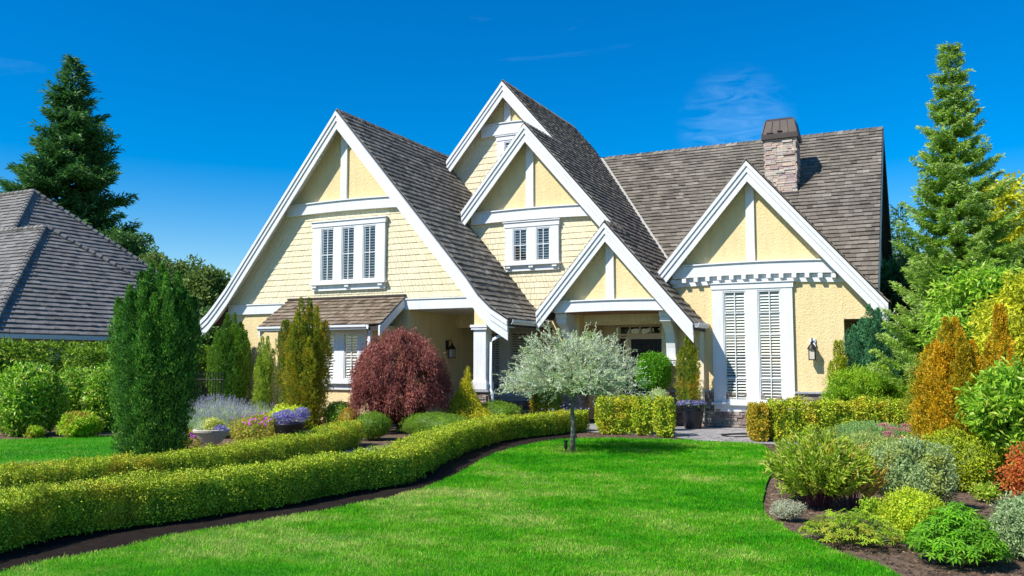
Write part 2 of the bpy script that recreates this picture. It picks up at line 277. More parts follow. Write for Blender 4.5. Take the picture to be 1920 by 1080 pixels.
# ------------------------------------------------------------ the house
HX=(-10.,19.,0.)
house=thing('house','pale yellow gabled house with white trim and grey cedar shake roofs behind the lawn','house',HX)
PITCH=1.168
def shingles(name,pos,v0,v1,ulo,uhi,ex,wd,m,parent,thick=.024,seed=1,over=1.12,jit=.012,gw=.004):
    g=np.random.default_rng(seed); V=[];R=[]; nrow=int(math.ceil((v1-v0)/ex))
    for i in range(nrow):
        va=v0+i*ex; vb=min(va+ex*over,v1+.01); vm=min(va+ex,v1)
        a0,a1,b0,b1=ulo(va+1e-3),ulo(vm-1e-3),uhi(va+1e-3),uhi(vm-1e-3)
        lo,hi=min(a0,a1),max(b0,b1)
        if hi-lo<.05: continue
        cuts=[0.]; tot=hi-lo; x=g.uniform(.3,1)*wd
        while x<tot-.3*wd: cuts.append(x/tot); x+=wd*g.uniform(.6,1.4)
        cuts.append(1.)
        for k in range(len(cuts)-1):
            gap=gw/max(tot,.1); s,t=cuts[k]+(gap if k else 0),cuts[k+1]
            j=g.uniform(-jit,jit); th=thick*g.uniform(.75,1.25)
            u=[a0+(b0-a0)*s,a0+(b0-a0)*t,a1+(b1-a1)*t,a1+(b1-a1)*s]; vv=[va+j,va+j,vb,vb]
            V+=[(u[0],vv[0],0),(u[1],vv[1],0),(u[2],vv[2],-.004),(u[3],vv[3],-.004),(u[0],vv[0],th),(u[1],vv[1],th),(u[2],vv[2],.003),(u[3],vv[3],.003)]
            R+=[np.clip(g.normal(.5,.19),0,1)]*8
    V=np.array(V); n=len(V)//8; b=np.arange(n)[:,None]*8
    Fq=np.concatenate([b+np.array(q) for q in ((4,5,6,7),(0,1,5,4),(1,2,6,5),(3,0,4,7))])
    return npmesh(name,pos(V[:,0],V[:,1],V[:,2]),Fq,m,parent,R=R)
# --- roof planes
aL=W(631.4,206,19.0); aT=W(942.5,151,24.1); aM=W(983.75,230.25,21.6); aP=W(1133.8,415,20.47); aR=W(1399.4,299,21.25)
def rowf(fn): return fn
TH=.16      # thickness of a roof slab measured upright
cosp=1/math.hypot(1,PITCH)
def vroof(name,ap,xl,xr,y0,y1,flare=None,parent=house):
    """upside-down V slab, top surface through the apex; returns it"""
    ax_,az=ap[0],ap[2]; top=[(xl,az-PITCH*(ax_-xl)),(ax_,az),(xr,az-PITCH*(xr-ax_))]
    if flare: top=flare
    top=[(x,z-.035) for x,z in top]; bot=[(x,z-TH) for x,z in reversed(top)]
    return MB().prism(top+bot,y0,y1).build(name,deck,parent)
MAINY,MAINZ,MP=29.72,9.18,.895
# flared profile of the left gable
def prof(pts): return pts
Lp=[(-19.68,2.88),(-19.42,3.07),(-19.12,3.37),(-18.7,3.82)]+[(aL[0],aL[2])]+[(-10.55,aL[2]-PITCH*(-10.55-aL[0])),(-10.2,3.30),(-9.85,2.97),(-9.38,2.68)]
rL=vroof('roof',aL,0,0,19.02,26.5,Lp)
rT=vroof('roof',aT,-14.2,-9.0,24.12,30.3)
rM=vroof('roof',aM,-12.2,-6.21,21.62,24.2)
rP=vroof('roof',aP,-9.28,-5.08,20.49,21.62)
rP2=vroof('roof',aP,-9.28,-6.5,21.62,22.1)
rR=vroof('roof',aR,-6.2,-.78,21.27,22.7)
rR2=vroof('roof',aR,-6.2,-1.1,22.7,26.8)
mb=MB(); e0=(22.7,MAINZ-MP*(MAINY-22.7)); top=[(e0[0],e0[1]-.035),(MAINY,MAINZ-.035),(36.7,MAINZ-.035-MP*(36.7-MAINY))]
mb.prism(top+[(y,z-TH) for y,z in reversed(top)],-10.7,-1.09,'x'); rMain=mb.build('roof',deck,house)
# left edge of the main slab is cut along the valley by the T slope above it
def plane_x(ap,sgn):     # slope facing +-X: u=Y, v=distance up the slope from z=0 reference
    nx=sgn*PITCH*cosp; nz=cosp
    def pos(u,v,h):
        z=v*PITCH*cosp; x=ap[0]+sgn*(ap[2]-z)/PITCH
        return np.stack([x+nx*h,u,z+nz*h],-1)
    return pos
def vz(z): return z/(PITCH*cosp)
sp=PITCH*cosp
EX=.21
# combined right slope of porch, middle and tall gables (three parallel slopes)
def xz(z): return -5+(2.42-z)/PITCH
def bpX(ap,z): return ap[0]+(ap[2]-z)/PITCH
def valY(x,z): return MAINY-(MAINZ-z)/MP
sh=lambda *a,**k: shingles('shingles',*a,**{**dict(thick=.036),**k})
zT=lambda v:v*sp
sh(plane_x(aT,1),vz(3.83),vz(aT[2]),lambda v:24.12,lambda v:min(30.3,max(valY(0,zT(v))+.02,24.12)),EX,.17,shake,rT,seed=2)
sh(plane_x(aM,1),vz(3.83),vz(aM[2]),lambda v:21.62,lambda v:min(24.12,max(21.65,valY(0,zT(v)))),EX,.17,shake,rM,seed=3)
sh(plane_x(aP,1),vz(aP[2]-PITCH*(-5.08-aP[0])),vz(aP[2]),lambda v:20.49,lambda v:21.62,EX,.17,shake,rP,seed=4)
sh(plane_x(aP,-1),vz(aP[2]-PITCH*(aP[0]+9.28)),vz(aP[2]),lambda v:20.49,lambda v:22.0,EX,.17,shake,rP,seed=5)
sh(plane_x(aM,-1),vz(5.9),vz(aM[2]),lambda v:21.62,lambda v:24.5,EX,.17,shake,rM,seed=6)
sh(plane_x(aT,-1),vz(8.1),vz(aT[2]),lambda v:24.12,lambda v:30.3,EX,.17,shake,rT,seed=7)
sh(plane_x(aR,-1),vz(3.83),vz(aR[2]),lambda v:21.27,lambda v:min(26.8,valY(0,zT(v))),EX,.17,shake,rR,seed=8)
sh(plane_x(aR,1),vz(aR[2]-PITCH*(-.78-aR[0])),vz(aR[2]),lambda v:21.27,lambda v:min(26.8,max(22.7,valY(0,zT(v)))),EX,.17,shake,rR,seed=9)
# left gable slopes follow the flare
def curve_pos(pts):
    pts=np.array(pts); seg=np.hypot(*np.diff(pts,axis=0).T); s=np.concatenate([[0],np.cumsum(seg)])
    def pos(u,v,h):
        x=np.interp(v,s,pts[:,0]); z=np.interp(v,s,pts[:,1]); i=np.clip(np.searchsorted(s,v,side='right')-1,0,len(seg)-1)
        d=(pts[i+1]-pts[i])/seg[i][:,None]; n=np.stack([-d[:,1],d[:,0]],-1); n*=np.sign(n[:,1])[:,None]
        return np.stack([x+n[:,0]*h,u,z+n[:,1]*h],-1)
    return pos,s[-1],(lambda v:float(np.interp(v,s,pts[:,0])))
pR,lenR,xR=curve_pos(Lp[:3:-1]); pL,lenL,xL=curve_pos(Lp[:5])
sh(pR,0,lenR,lambda v:19.02,lambda v:22.0 if xR(v)>-12.3 else (24.5 if xR(v)>-14.27 else 26.5),EX,.17,shakeS,rL,seed=10)
sh(pL,0,lenL,lambda v:19.02,lambda v:26.5,EX,.17,shake,rL,seed=11)
# main front slope, u = X
cm=1/math.hypot(1,MP); smn=MP*cm
def mainpos(u,v,h): z=v*smn; y=MAINY-(MAINZ-z)/MP; return np.stack([u,y-smn*h,z+cm*h],-1)
sh(mainpos,e0[1]/smn,MAINZ/smn,lambda v:min(xz(max(v*smn,3.83)),-6.21) ,lambda v:-1.09,.2,.22,shake,rMain,seed=12,thick=.044)
MB().prism([(MAINY,MAINZ),(36.7,MAINZ-MP*(36.7-MAINY)),(36.7,MAINZ-MP*(36.7-MAINY)-.03),(MAINY,MAINZ-.034)],-10.7,-1.09,'x').build('rear_slope',shake,rMain)
# ridge caps
def ridgecap(p0,p1,parent,dx,m=shake,step=.2,seed=1,w_=.13):
    p0=np.array(p0);p1=np.array(p1); n=int(np.linalg.norm(p1-p0)/step); mb=MB(); d=(p1-p0)/n; g=random.Random(seed)
    sl=PITCH if dx=='y' else MP
    for i in range(n):
        a=p0+d*i; b=a+d*1.12; h0,h1=.05+g.uniform(0,.012),.028
        for s in (-1,1):
            if dx=='y': q=[(a[0],a[1],a[2]+h0),(b[0],b[1],b[2]+h1),(b[0]+s*w_,b[1],b[2]+h1-w_*sl),(a[0]+s*w_,a[1],a[2]+h0-w_*sl)]
            else: q=[(a[0],a[1],a[2]+h0),(b[0],b[1],b[2]+h1),(b[0],b[1]+s*w_,b[2]+h1-w_*sl),(a[0],a[1]+s*w_,a[2]+h0-w_*sl)]
            mb.hexa([(x,y,z-.025) for x,y,z in q],q,g.random())
    return mb.build('ridge_cap',m,parent)
ridgecap(aL+[0,.0,0],(aL[0],26.5,aL[2]),rL,'y'); ridgecap(aT,(aT[0],30.3,aT[2]),rT,'y'); ridgecap(aM,(aM[0],24.3,aM[2]),rM,'y'); ridgecap(aP,(aP[0],22,aP[2]),rP,'y'); ridgecap(aR,(aR[0],26.6,aR[2]),rR,'y')
ridgecap((-1.07,MAINY,MAINZ),(-10.6,MAINY,MAINZ),rMain,'x',seed=9)
# valley flashing along main / right slope
fl=mat('valley_flashing',(.38,.36,.32),.6,.1)
pa=np.array([xz(9.1),valY(0,9.1),9.1]); pb=np.array([-6.25,valY(0,xz(0)*0+3.85),3.85]); off=np.array([-.0,-.0,.045])
mb=MB(); sd_=np.array([.05,-.0,.0]); mb.hexa([pa-sd_+off,pb-sd_+off,pb+sd_+off,pa+sd_+off],[pa-sd_+off*1.6,pb-sd_+off*1.6,pb+sd_+off*1.6,pa+sd_+off*1.6]); mb.build('valley_flashing',fl,rMain)
# --- rake boards (barge boards) with stepped moulding
def band(top,w0,w1):     # polygon strip measured upright below a top polyline
    return [(x,z-w0) for x,z in top]+[(x,z-w1) for x,z in reversed(top)]
def rake(ap,xl,xr,yf,top=None,steps=True,up=.0,wd=.5,name='rake_board'):
    for half in (0,1):
        if top is None: t=[(xl,ap[2]-PITCH*(ap[0]-xl)),(ap[0],ap[2])] if half==0 else [(ap[0],ap[2]),(xr,ap[2]-PITCH*(xr-ap[0]))]
        else:
            k=[i for i,p in enumerate(top) if abs(p[0]-ap[0])<1e-6][0]; t=top[:k+1] if half==0 else top[k:]
        t=[(x,z-.045) for x,z in t]
        mb=MB(); mb.prism(band(t,0,wd),yf,yf+.04)
        mb.prism(band(t,0,.27),yf-.03,yf); mb.prism(band(t,0,.12),yf-.06,yf-.03)
        mb.build(name,white,house)
def gable(ap,xl,xr,yf,ywall,top=None,wd=.5):
    rake(ap,xl,xr,yf,top,wd=wd)
    # soffit under the overhang, boarded
    t=top or [(xl,ap[2]-PITCH*(ap[0]-xl)),(ap[0],ap[2]),(xr,ap[2]-PITCH*(xr-ap[0]))]
    mb=MB(); tt=[(x,z-.035-TH-.002) for x,z in t]
    for i in range(len(tt)-1):
        a,b=np.array(tt[i]),np.array(tt[i+1]); Ls=np.linalg.norm(b-a); n=max(1,int(Ls/.11))
        for k in range(n):
            p=a+(b-a)*k/n; q_=a+(b-a)*(k+.9)/n; mb.hexa([(p[0],yf+.04,p[1]-.03),(q_[0],yf+.04,q_[1]-.03),(q_[0],ywall-.002,q_[1]-.03),(p[0],ywall-.002,p[1]-.03)],[(p[0],yf+.04,p[1]),(q_[0],yf+.04,q_[1]),(q_[0],ywall-.002,q_[1]),(p[0],ywall-.002,p[1])])
        mb.hexa([(a[0],yf+.04,a[1]-.02),(b[0],yf+.04,b[1]-.02),(b[0],ywall-.002,b[1]-.02),(a[0],ywall-.002,a[1]-.02)],[(a[0],yf+.04,a[1]),(b[0],yf+.04,b[1]),(b[0],ywall-.002,b[1]),(a[0],ywall-.002,a[1])])
    mb.build('soffit',soffm,house)
gable(aL,0,0,19.0,19.4,Lp); 
gable(aT,-14.15,-10.02,24.1,24.5); gable(aM,-12.17,-7.3,21.6,22.0,wd=.5); gable(aP,-9.26,-5.1,20.47,20.8,wd=.47); gable(aR,-6.17,-.79,21.25,21.6)
def zt(ap,x): return ap[2]-PITCH*abs(x-ap[0])-.035-TH-.01
# --- walls
def wall(poly,y0,y1,m,name='wall'): return MB().prism(poly,y0,y1).build(name,m,house)
# left gable wall: shingled area above the belt (z 3.3), tympanum above the tie beam
zb0,zb1=3.0,3.3
lxl,lxr=-18.55,-10.62
def tri(ap,zlo,xl=None,xr=None):
    h=(ap[2]-.035-TH-.01-zlo)/PITCH; return [(ap[0]-h,zlo),(ap[0]+h,zlo),(ap[0],zlo+h*PITCH)]
wL=wall(tri(aL,zb1-.02),19.4,19.6,stucco)
def siding(ap,z0,z1,y,m,parent,xl=-1e9,xr=1e9,ex=.167,seed=20):
    def pos(u,v,h): return np.stack([u,y-.004-h,v],-1)
    lo=lambda v:max(xl,ap[0]-(ap[2]-.2-v)/PITCH); hi=lambda v:min(xr,ap[0]+(ap[2]-.2-v)/PITCH)
    return shingles('shingle_siding',pos,z0,z1,lo,hi,ex,.15,m,parent,thick=.017,seed=seed,over=1.0,jit=0,gw=.008)
def tz(px,py,Y): return float(W(px,py,Y)[2])
zLt=tz(645,377,19.35); zLb=tz(645,396,19.35)
siding(aL,zb1+.02,zLb,19.4,cream,wL,seed=21)
def tie(ap,z0,z1,y,ext=0,arch=.04,d=.12,top=.03):
    h=(ap[2]-.24-z1)/PITCH+ext; x0,x1=ap[0]-h,ap[0]+h
    n=8; P=[(x0+(x1-x0)*k/n, z1-arch+arch*(1-((k/n)*2-1)**2)) for k in range(n+1)]; B=[(x,z-(z1-z0)) for x,z in P]
    tb=MB().prism(B+P[::-1],y-d,y).build('tie_beam',white,house,bevel=.004)
    MB().prism([(x,z+.002) for x,z in P]+[(x,z+.035) for x,z in P[::-1]],y-d-.04,y).build('drip_cap',white,tb)
    return tb
def king(ap,px0,px1,y,z0,d=.07):
    a,b=W(px0,400,y-d)[0],W(px1,400,y-d)[0]; m_=(a+b)/2; hw=(b-a)/2; m_=m_*.3+ap[0]*.7 
    MB().prism([(m_-hw,z0),(m_+hw,z0),(m_+hw,ap[2]-.2-PITCH*abs(m_+hw-ap[0])),(ap[0],ap[2]-.2),(m_-hw,ap[2]-.2-PITCH*abs(m_-hw-ap[0]))],y-d,y).build('king_post',white,house,bevel=.004)
tie(aL,zLb,zLt,19.4); king(aL,640,652,19.4,zLt)
# belt across the left gable, doubling as the beam over the side porch
MB().box(-18.95,-12.6,19.33,19.399,zb0,zb1).box(-12.6,-10.3,19.33,19.6,zb0,zb1).box(-18.95,-10.3,19.30,19.34,zb1-.035,zb1+.0).build('belt_beam',white,house,bevel=.004)
# stucco left of the recess
wall([(-18.4,0),(-12.56,0),(-12.56,zb0),(-19.1,zb0),(-18.4,2.4)],19.4,19.6,stucco)
MB().box(-12.76,-12.561,19.602,24.0,0,3.0).build('wall',stucco,house)
MB().box(-12.558,-10.15,19.602,24.0,2.99,3.03).build('porch_ceiling',soffm,house)
wall([(-12.76,0),(-8.5,0),(-8.5,3.0),(-12.76,3.0)],24.0,24.2,stucco)
for b_ in ((-18.4,-18.2,19.602,35.5,0,3.2),(-18.4,-1.4,35.5,35.7,0,3.2),(-1.6,-1.4,23.302,35.5,0,e0[1]+.2)): MB().box(*b_).build('wall',stucco,house)
mb=MB(); mb.prism([(23.1,2.7),(35.5,2.7),(35.5,3.9),(MAINY,MAINZ-.3),(23.1,3.0)],-1.6,-1.4,'x').build('gable_end_wall',cream,house)
mb=MB(); topm=[(22.62,e0[1]-.04),(MAINY,MAINZ-.01),(36.75,MAINZ-MP*(36.75-MAINY)-.04)]
mb.prism(topm+[(y,z-.3) for y,z in reversed(topm)],-1.088,-1.05,'x').build('rake_board',mat('dark_green_trim',(.05,.075,.08),.5),house)
wT=wall(tri(aT,5.5),24.5,24.7,stucco); zTt=tz(950,231,24.4); zTb=tz(950,251,24.4)
siding(aT,5.9,zTb,24.5,cream,wT,seed=22,ex=.2); tie(aT,zTb,zTt,24.5); king(aT,945,957,24.5,zTt)
hM=(aM[2]-.2-4.6)/PITCH
wM=wall([(-12.9,4.9),(-12.9,2.6),(-6.23,2.6),(-6.23,3.6),(aM[0]+(aM[2]-.2-3.6)/PITCH-.0,3.6) if False else (-6.23,3.62),(aM[0],aM[2]-.2),(aM[0]-(aM[2]-.2-4.9)/PITCH,4.9)],22.0,22.2,stucco)
zMt=tz(997,391,21.9); zMb=tz(997,411,21.9)
siding(aM,2.7,zMb,22.0,cream,wM,xl=-12.6,xr=-6.3,seed=23); tie(aM,zMb,zMt,22.0); king(aM,985,999,22.0,zMt)
zPt=tz(1136,563.5,20.7); zPb=tz(1136,583,20.7)
wall(tri(aP,zPb+.02),20.8,21.0,stucco); tie(aP,zPb,zPt,20.8,ext=-.02,arch=.025,d=.14); king(aP,1139,1154,20.8,zPt)
# porch sides, ceiling and back
PZ=zPb+.02
MB().box(-8.9,-5.7,20.82,23.6,PZ-.04,PZ).build('porch_ceiling',wood,house)
for b_ in ((-9.3,-8.5,21.6,22.0,.0,PZ-.042),(-8.7,-8.5,22.002,23.6,0,PZ-.042),(-6.23,-6.03,21.81,23.6,0,PZ-.042)): MB().box(*b_).build('wall',stucco,house)
MB().box(-8.5,-6.23,23.6,23.8,0,PZ-.042).build('wall',trimcream,house)
# right wing wall with its cut-back corner
wRx=-1.78
rw=[(-6.23,0),(wRx,0),(wRx,2.62),(-.95,2.62),(-.95,zt(aR,-.95)),(aR[0],aR[2]-.2),(-6.2,zt(aR,-6.2))]
wall(rw,21.6,21.8,stucco)
for b_ in ((-1.98,wRx,21.802,23.098,0,2.62),(-6.2,-1.4,23.1,23.3,0,3.1)): MB().box(*b_).build('wall',stucco,house)
MB().box(wRx,-.95,21.802,23.1,2.62,2.66).build('porch_ceiling',soffm,house)
zRt=tz(1405,492.6,21.5); zRb=tz(1405,515,21.5)
tie(aR,zRb,zRt,21.6,d=.14); king(aR,1398,1414,21.6,zRt)
x0,x1=aR[0]-(aR[2]-.3-zRb)/PITCH-.05,aR[0]+(aR[2]-.3-zRb)/PITCH+.02
zz=lambda x:-.07*((x-aR[0])/2.2)**2
n=12; P=[(x0+(x1-x0)*k/n) for k in range(n+1)]
fr=MB().prism([(x,zRb+zz(x)-.2) for x in P]+[(x,zRb+zz(x)-.001) for x in reversed(P)],21.55,21.599).build('frieze_board',white,house)
for k in range(14):
    x=x0+.27+(x1-x0-.54)*k/13; MB().box(x-.055,x+.055,21.41,21.548,zRb+zz(x)-.115,zRb+zz(x)-.004).build('dentil_block',white,house,bevel=.008)
# --- stone plinths
def ledge(faces,z0,z1,m,parent,seed=3,rh=(.05,.11),rl=(.12,.4),name='stone_plinth'):
    g=random.Random(seed); mb=MB()
    for (a,b,nrm) in faces:   # a,b = (x,y) ends of the face; nrm outward
        a=np.array(a,float);b=np.array(b,float);Ld=np.linalg.norm(b-a);d=(b-a)/Ld; nn=np.array(nrm,float); z=z0
        while z<z1-.01:
            h=min(g.uniform(*rh),z1-z); 
            if z1-z-h<.03: h=z1-z
            s=0
            while s<Ld-.005:
                l_=min(g.uniform(*rl),Ld-s); 
                if Ld-s-l_<.06: l_=Ld-s
                o=g.uniform(.025,.07); g_=.004; p=a+d*(s+g_);q_=a+d*(s+l_-g_)
                mb.hexa([(*(p),z+g_),(*(q_),z+g_),(*(q_+nn*o),z+g_),(*(p+nn*o),z+g_)],[(*(p),z+h-g_),(*(q_),z+h-g_),(*(q_+nn*o*.96),z+h-g_),(*(p+nn*o*.96),z+h-g_)],g.random()); s+=l_
            z+=h
    return mb.build(name,m,parent)
SC=.84
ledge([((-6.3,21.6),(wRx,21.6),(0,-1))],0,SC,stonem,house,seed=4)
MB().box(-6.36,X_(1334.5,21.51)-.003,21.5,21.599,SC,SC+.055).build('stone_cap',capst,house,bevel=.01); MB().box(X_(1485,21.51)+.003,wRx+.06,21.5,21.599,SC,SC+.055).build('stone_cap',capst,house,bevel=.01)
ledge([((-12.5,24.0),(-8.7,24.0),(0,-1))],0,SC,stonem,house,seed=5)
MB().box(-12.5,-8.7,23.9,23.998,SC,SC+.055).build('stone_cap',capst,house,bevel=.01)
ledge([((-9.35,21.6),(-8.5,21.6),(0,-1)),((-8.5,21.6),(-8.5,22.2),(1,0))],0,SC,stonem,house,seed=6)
MB().box(-9.4,-8.42,21.5,21.599,SC,SC+.055).build('stone_cap',capst,house,bevel=.01)
# --- windows
def window(z0,z1,lights,Y,xl,xr,cols=2,rows=2,par=house,head=(.03,.14),sill=True,apron=.16,blocks=2,cas=white,full=False,slat=.075,open_=.9,headz=None,frame=True):
    """lights: list of (x0,x1); z0,z1 glass bottom and top; xl,xr casing outside"""
    y0=Y-.085
    mb=MB(); xs=[xl]+[v for l_ in lights for v in l_]+[xr]
    for i in range(0,len(xs),2): mb.box(xs[i],xs[i+1],y0,Y-.001,z0-.05,z1+.05)
    for (a,b) in lights: mb.box(a,b,y0+.002,Y-.001,z1+.002,z1+.049).box(a,b,y0+.002,Y-.001,z0-.049,z0-.002)
    wn=mb.build('window',cas,par)
    hz=z1+.05
    MB().box(xl-head[0],xr+head[0],y0-.02,Y-.001,hz+.002,hz+head[1]).box(xl-head[0]-.03,xr+head[0]+.03,y0-.05,Y-.001,hz+head[1]+.001,hz+head[1]+.03).build('head_casing',cas,wn,bevel=.004)
    if sill:
        sb=z0-.05; mb=MB().box(xl-.05,xr+.05,y0-.07,Y-.001,sb-.07,sb-.002).box(xl-.0,xr+.0,y0+.02,Y-.001,sb-.07-apron,sb-.072)
        for k in range(blocks):
            x=xl+.12+(xr-xl-.24)*k/max(1,blocks-1); mb.box(x-.07,x+.07,y0-.045,y0+.018,sb-.07-.075,sb-.073)
        mb.build('sill',cas,wn,bevel=.004)
    for (a,b) in lights:
        mb=MB(); t=.028
        mb.box(a,a+t,y0+.015,Y-.03,z0,z1).box(b-t,b,y0+.015,Y-.03,z0,z1).box(a+t,b-t,y0+.015,Y-.03,z1-t,z1).box(a+t,b-t,y0+.015,Y-.03,z0,z0+t)
        for c in range(1,cols): x=a+(b-a)*c/cols; mb.box(x-.011,x+.011,y0+.021,y0+.037,z0+t,z1-t)
        for r_ in range(1,rows): z=z0+(z1-z0)*r_/rows; mb.box(a+t,b-t,y0+.0225,y0+.0355,z-.012,z+.012)
        fr_=mb.build('sash',white,wn)
        MB().add([(a+t,y0+.029,z0+t),(b-t,y0+.029,z0+t),(b-t,y0+.029,z1-t),(a+t,y0+.029,z1-t)],[(0,1,2,3)]).build('glass',glass,wn)
        mb=MB(); n=int((z1-z0-2*t)/slat); ang=open_
        mb.box(a+t,a+t+.025,y0+.045,y0+.065,z0+t,z1-t).box(b-t-.025,b-t,y0+.045,y0+.065,z0+t,z1-t)
        for k in range(n):
            zc=z0+t+slat*(k+.5); dy=.017*math.cos(ang)*1.1; dz=slat*.46*math.sin(ang)
            yc=y0+.055
            q=[(a+t+.026,yc-dy,zc-dz),(b-t-.026,yc-dy,zc-dz),(b-t-.026,yc+dy,zc+dz),(a+t+.026,yc+dy,zc+dz)]
            mb.hexa(q,[(x,y,z+.007) for x,y,z in q])
        mb.build('shutter',louv,wn)
        MB().box(a,b,Y-.006,Y-.002,z0,z1).build('dark_opening',room,wn)
    return wn
Yw=19.31
window(tz(652,525,Yw),tz(652,426,Yw),[(X_(600.7,Yw),X_(624.7,Yw)),(X_(639.5,Yw),X_(663.7,Yw)),(X_(679.6,Yw),X_(704,Yw))],19.4-.022,X_(585,Yw),X_(721,Yw),blocks=3,open_=.08)
Yw=21.91
window(tz(997,489,Yw),tz(997,428,Yw),[(X_(962,Yw),X_(989,Yw)),(X_(1005.5,Yw),X_(1032,Yw))],22.0-.022,X_(947,Yw),X_(1048,Yw),blocks=3,open_=.08)
Yw=24.4
window(tz(965,300,Yw),tz(965,264,Yw),[(X_(945,Yw),X_(975,Yw))],24.5-.022,X_(932,Yw),X_(989,Yw),open_=.3)
Yw=21.51
window(tz(1410,751.5,Yw),tz(1410,545,Yw),[(X_(1354.8,Yw),X_(1397.8,Yw)),(X_(1419.4,Yw),X_(1463.5,Yw))],21.6-.0,X_(1334.5,Yw),X_(1485,Yw),rows=5,cols=2,blocks=2,open_=.5,slat=.072)
Yw=18.52
window(tz(640,711,Yw),tz(640,626,Yw),[(X_(561,Yw),X_(586,Yw)),(X_(604,Yw),X_(629,Yw)),(X_(647,Yw),X_(672.5,Yw))],18.6,X_(545,Yw),X_(688,Yw),blocks=3,open_=.7)
Yw=23.9
window(tz(960,738,Yw),tz(960,624,Yw),[(X_(918,Yw),X_(937,Yw)),(X_(956,Yw),X_(988,Yw))],24.0,X_(912,Yw),X_(1003,Yw),rows=3,blocks=2,open_=.7,apron=.1)
# --- bay with its shed roof
MB().box(-16.35,-12.95,18.6,19.39,0,2.56).build('bay_wall',stucco,house)
SHX0,SHX1=-16.66,-12.62; sl=(3.42-2.62)/(19.4-18.2)
sp_=MB().prism([(18.2,2.55),(19.39,3.34),(19.39,3.22),(18.2,2.43)],SHX0+.03,SHX1-.03,'x').build('bay_roof',deck,house)
cs=1/math.hypot(1,sl); ss=sl*cs
def shedpos(u,v,h): return np.stack([u,18.17+v*cs-ss*h,2.57+v*ss+cs*h],-1)
sh(shedpos,0,1.47,lambda v:SHX0,lambda v:SHX1,.18,.15,shakeB,sp_,seed=31)
MB().box(SHX0,SHX1,19.3,19.39,3.37,3.42).build('ridge_cap',bronze,sp_)
for xa,xb in ((SHX0+.0,SHX0+.05),(SHX1-.05,SHX1)): MB().prism([(18.16,2.52),(19.39,3.35),(19.39,3.12),(18.16,2.28)],xa,xb,'x').build('rake_board',white,house)
MB().box(SHX0+.052,SHX1-.052,18.21,18.6,2.42,2.44).build('soffit',soffm,house)
def gutter(p0,p1,out,name='gutter',h=.12,d=.12):
    """K-style trough between two points, out = outward unit (x,y)"""
    p0=np.array(p0,float);p1=np.array(p1,float);o=np.array([*out,0.]); pr=[(0,0),(.6,0),(.85,.45),(1,.55),(1,1),(.9,1),(.88,.6),(.55,.12),(.05,.12),(0,1)]
    V=[p+o*(a*d)+np.array([0,0,(b-1)*h]) for p in (p0,p1) for a,b in pr]; n=len(pr)
    return MB().add(V,[tuple(range(n)),tuple(range(2*n-1,n-1,-1))]+[(i,(i+1)%n,(i+1)%n+n,i+n) for i in range(n)]).build(name,white,house)
gutter((SHX0+.05,18.15,2.56),(SHX1-.35,18.15,2.56),(0,-1))
gutter((-9.40,19.1,2.66),(-9.40,22.0,2.66),(1,0)); gutter((-5.08,20.5,2.56),(-5.08,21.59,2.56),(1,0)); gutter((-.78,21.2,2.80),(-.78,22.9,2.80),(1,0))
for xx in (-13.0,): MB().box(xx-.06,xx+.04,18.22,18.32,1.9,2.41).build('corner_post',white,house)
# rain chain
mb=MB()
for k in range(16): z=2.42-k*.13; mb.lathe((-12.98,18.1,z-.11),[(.012,0),(.03,.09),(.031,.095),(.01,.02)],8)
mb.build('rain_chain',mat('copper_chain',(.20,.10,.06),.5),house)
# --- side porch post
px0,px1=-10.51,-10.15
ps=ledge([((px0-.0,19.33),(px1+.02,19.33),(0,-1)),((px1+.02,19.33),(px1+.02,19.62),(1,0))],0,SC,stonem,house,seed=8,name='stone_pier')
MB().box(px0-.0,px1+.02,19.335,19.66,0,SC).box(px0-.08,px1+.1,19.24,19.72,SC,SC+.055).build('stone_cap',capst,ps)
cl=MB().box(px0,px1,19.3,19.63,1.12,2.42).box(px0-.04,px1+.04,19.26,19.67,.9,1.1).box(px0-.02,px1+.02,19.28,19.65,1.1,1.14).box(px0-.05,px1+.05,19.25,19.68,2.42,2.48).box(px0-.07,px1+.07,19.23,19.70,2.48,2.55).build('column',white,house,bevel=.006)
MB().prism([(px0,2.552),(-9.72,2.552),(-10.28,2.998),(px0,2.998)],19.34,19.58).build('wall',stucco,house)
MB().tube([(-9.45,19.25,2.56),(-9.48,19.25,2.40),(-9.6,19.28,2.33),(-9.98,19.4,2.18),(-10.06,19.42,2.1),(-10.07,19.42,1.0),(-10.02,19.36,.88),(-9.98,19.34,.8),(-9.98,19.34,.1)],.04,10).build('downspout',mat('grey_downspout',(.62,.68,.76),.4,.02),house,smooth=True)
MB().box(X_(1311,21.5),X_(1311,21.5)+.09,21.45,21.53,.1,2.5).build('downspout',trimcream,house)
# --- curved brackets under the porch gable
def bracket(xc,hw):
    top=PZ-.045; pr=[(21.59,1.72),(21.34,1.72)]
    for k in range(9):
        t=k/8*math.pi/2; pr.append((20.86+.48*math.cos(t)**.8 if k<8 else 20.86,1.78+(top-.32-1.78)*math.sin(t)))
    pr=[(21.59,1.72),(21.36,1.72),(21.34,1.95),(21.30,2.15),(21.22,2.33),(21.10,2.48),(20.96,2.57),(20.90,2.60),(20.90,top-.0),(21.59,top-.0)]
    b=MB().prism(pr,xc-hw,xc+hw,'x').build('bracket',white,house,bevel=.006)
    MB().box(xc-hw-.04,xc+hw+.04,20.84,21.2,top-.14,top-.0015).box(xc-hw-.02,xc+hw+.02,20.86,21.2,top-.26,top-.142).build('bracket_block',white,b,bevel=.006); MB().box(xc-hw-.04,xc+hw+.04,21.28,21.585,1.64,1.72).box(xc-hw-.02,xc+hw+.02,21.30,21.585,1.5,1.638).build('bracket_block',white,b,bevel=.006)
bracket(-5.9,.12); bracket(-8.72,.12)
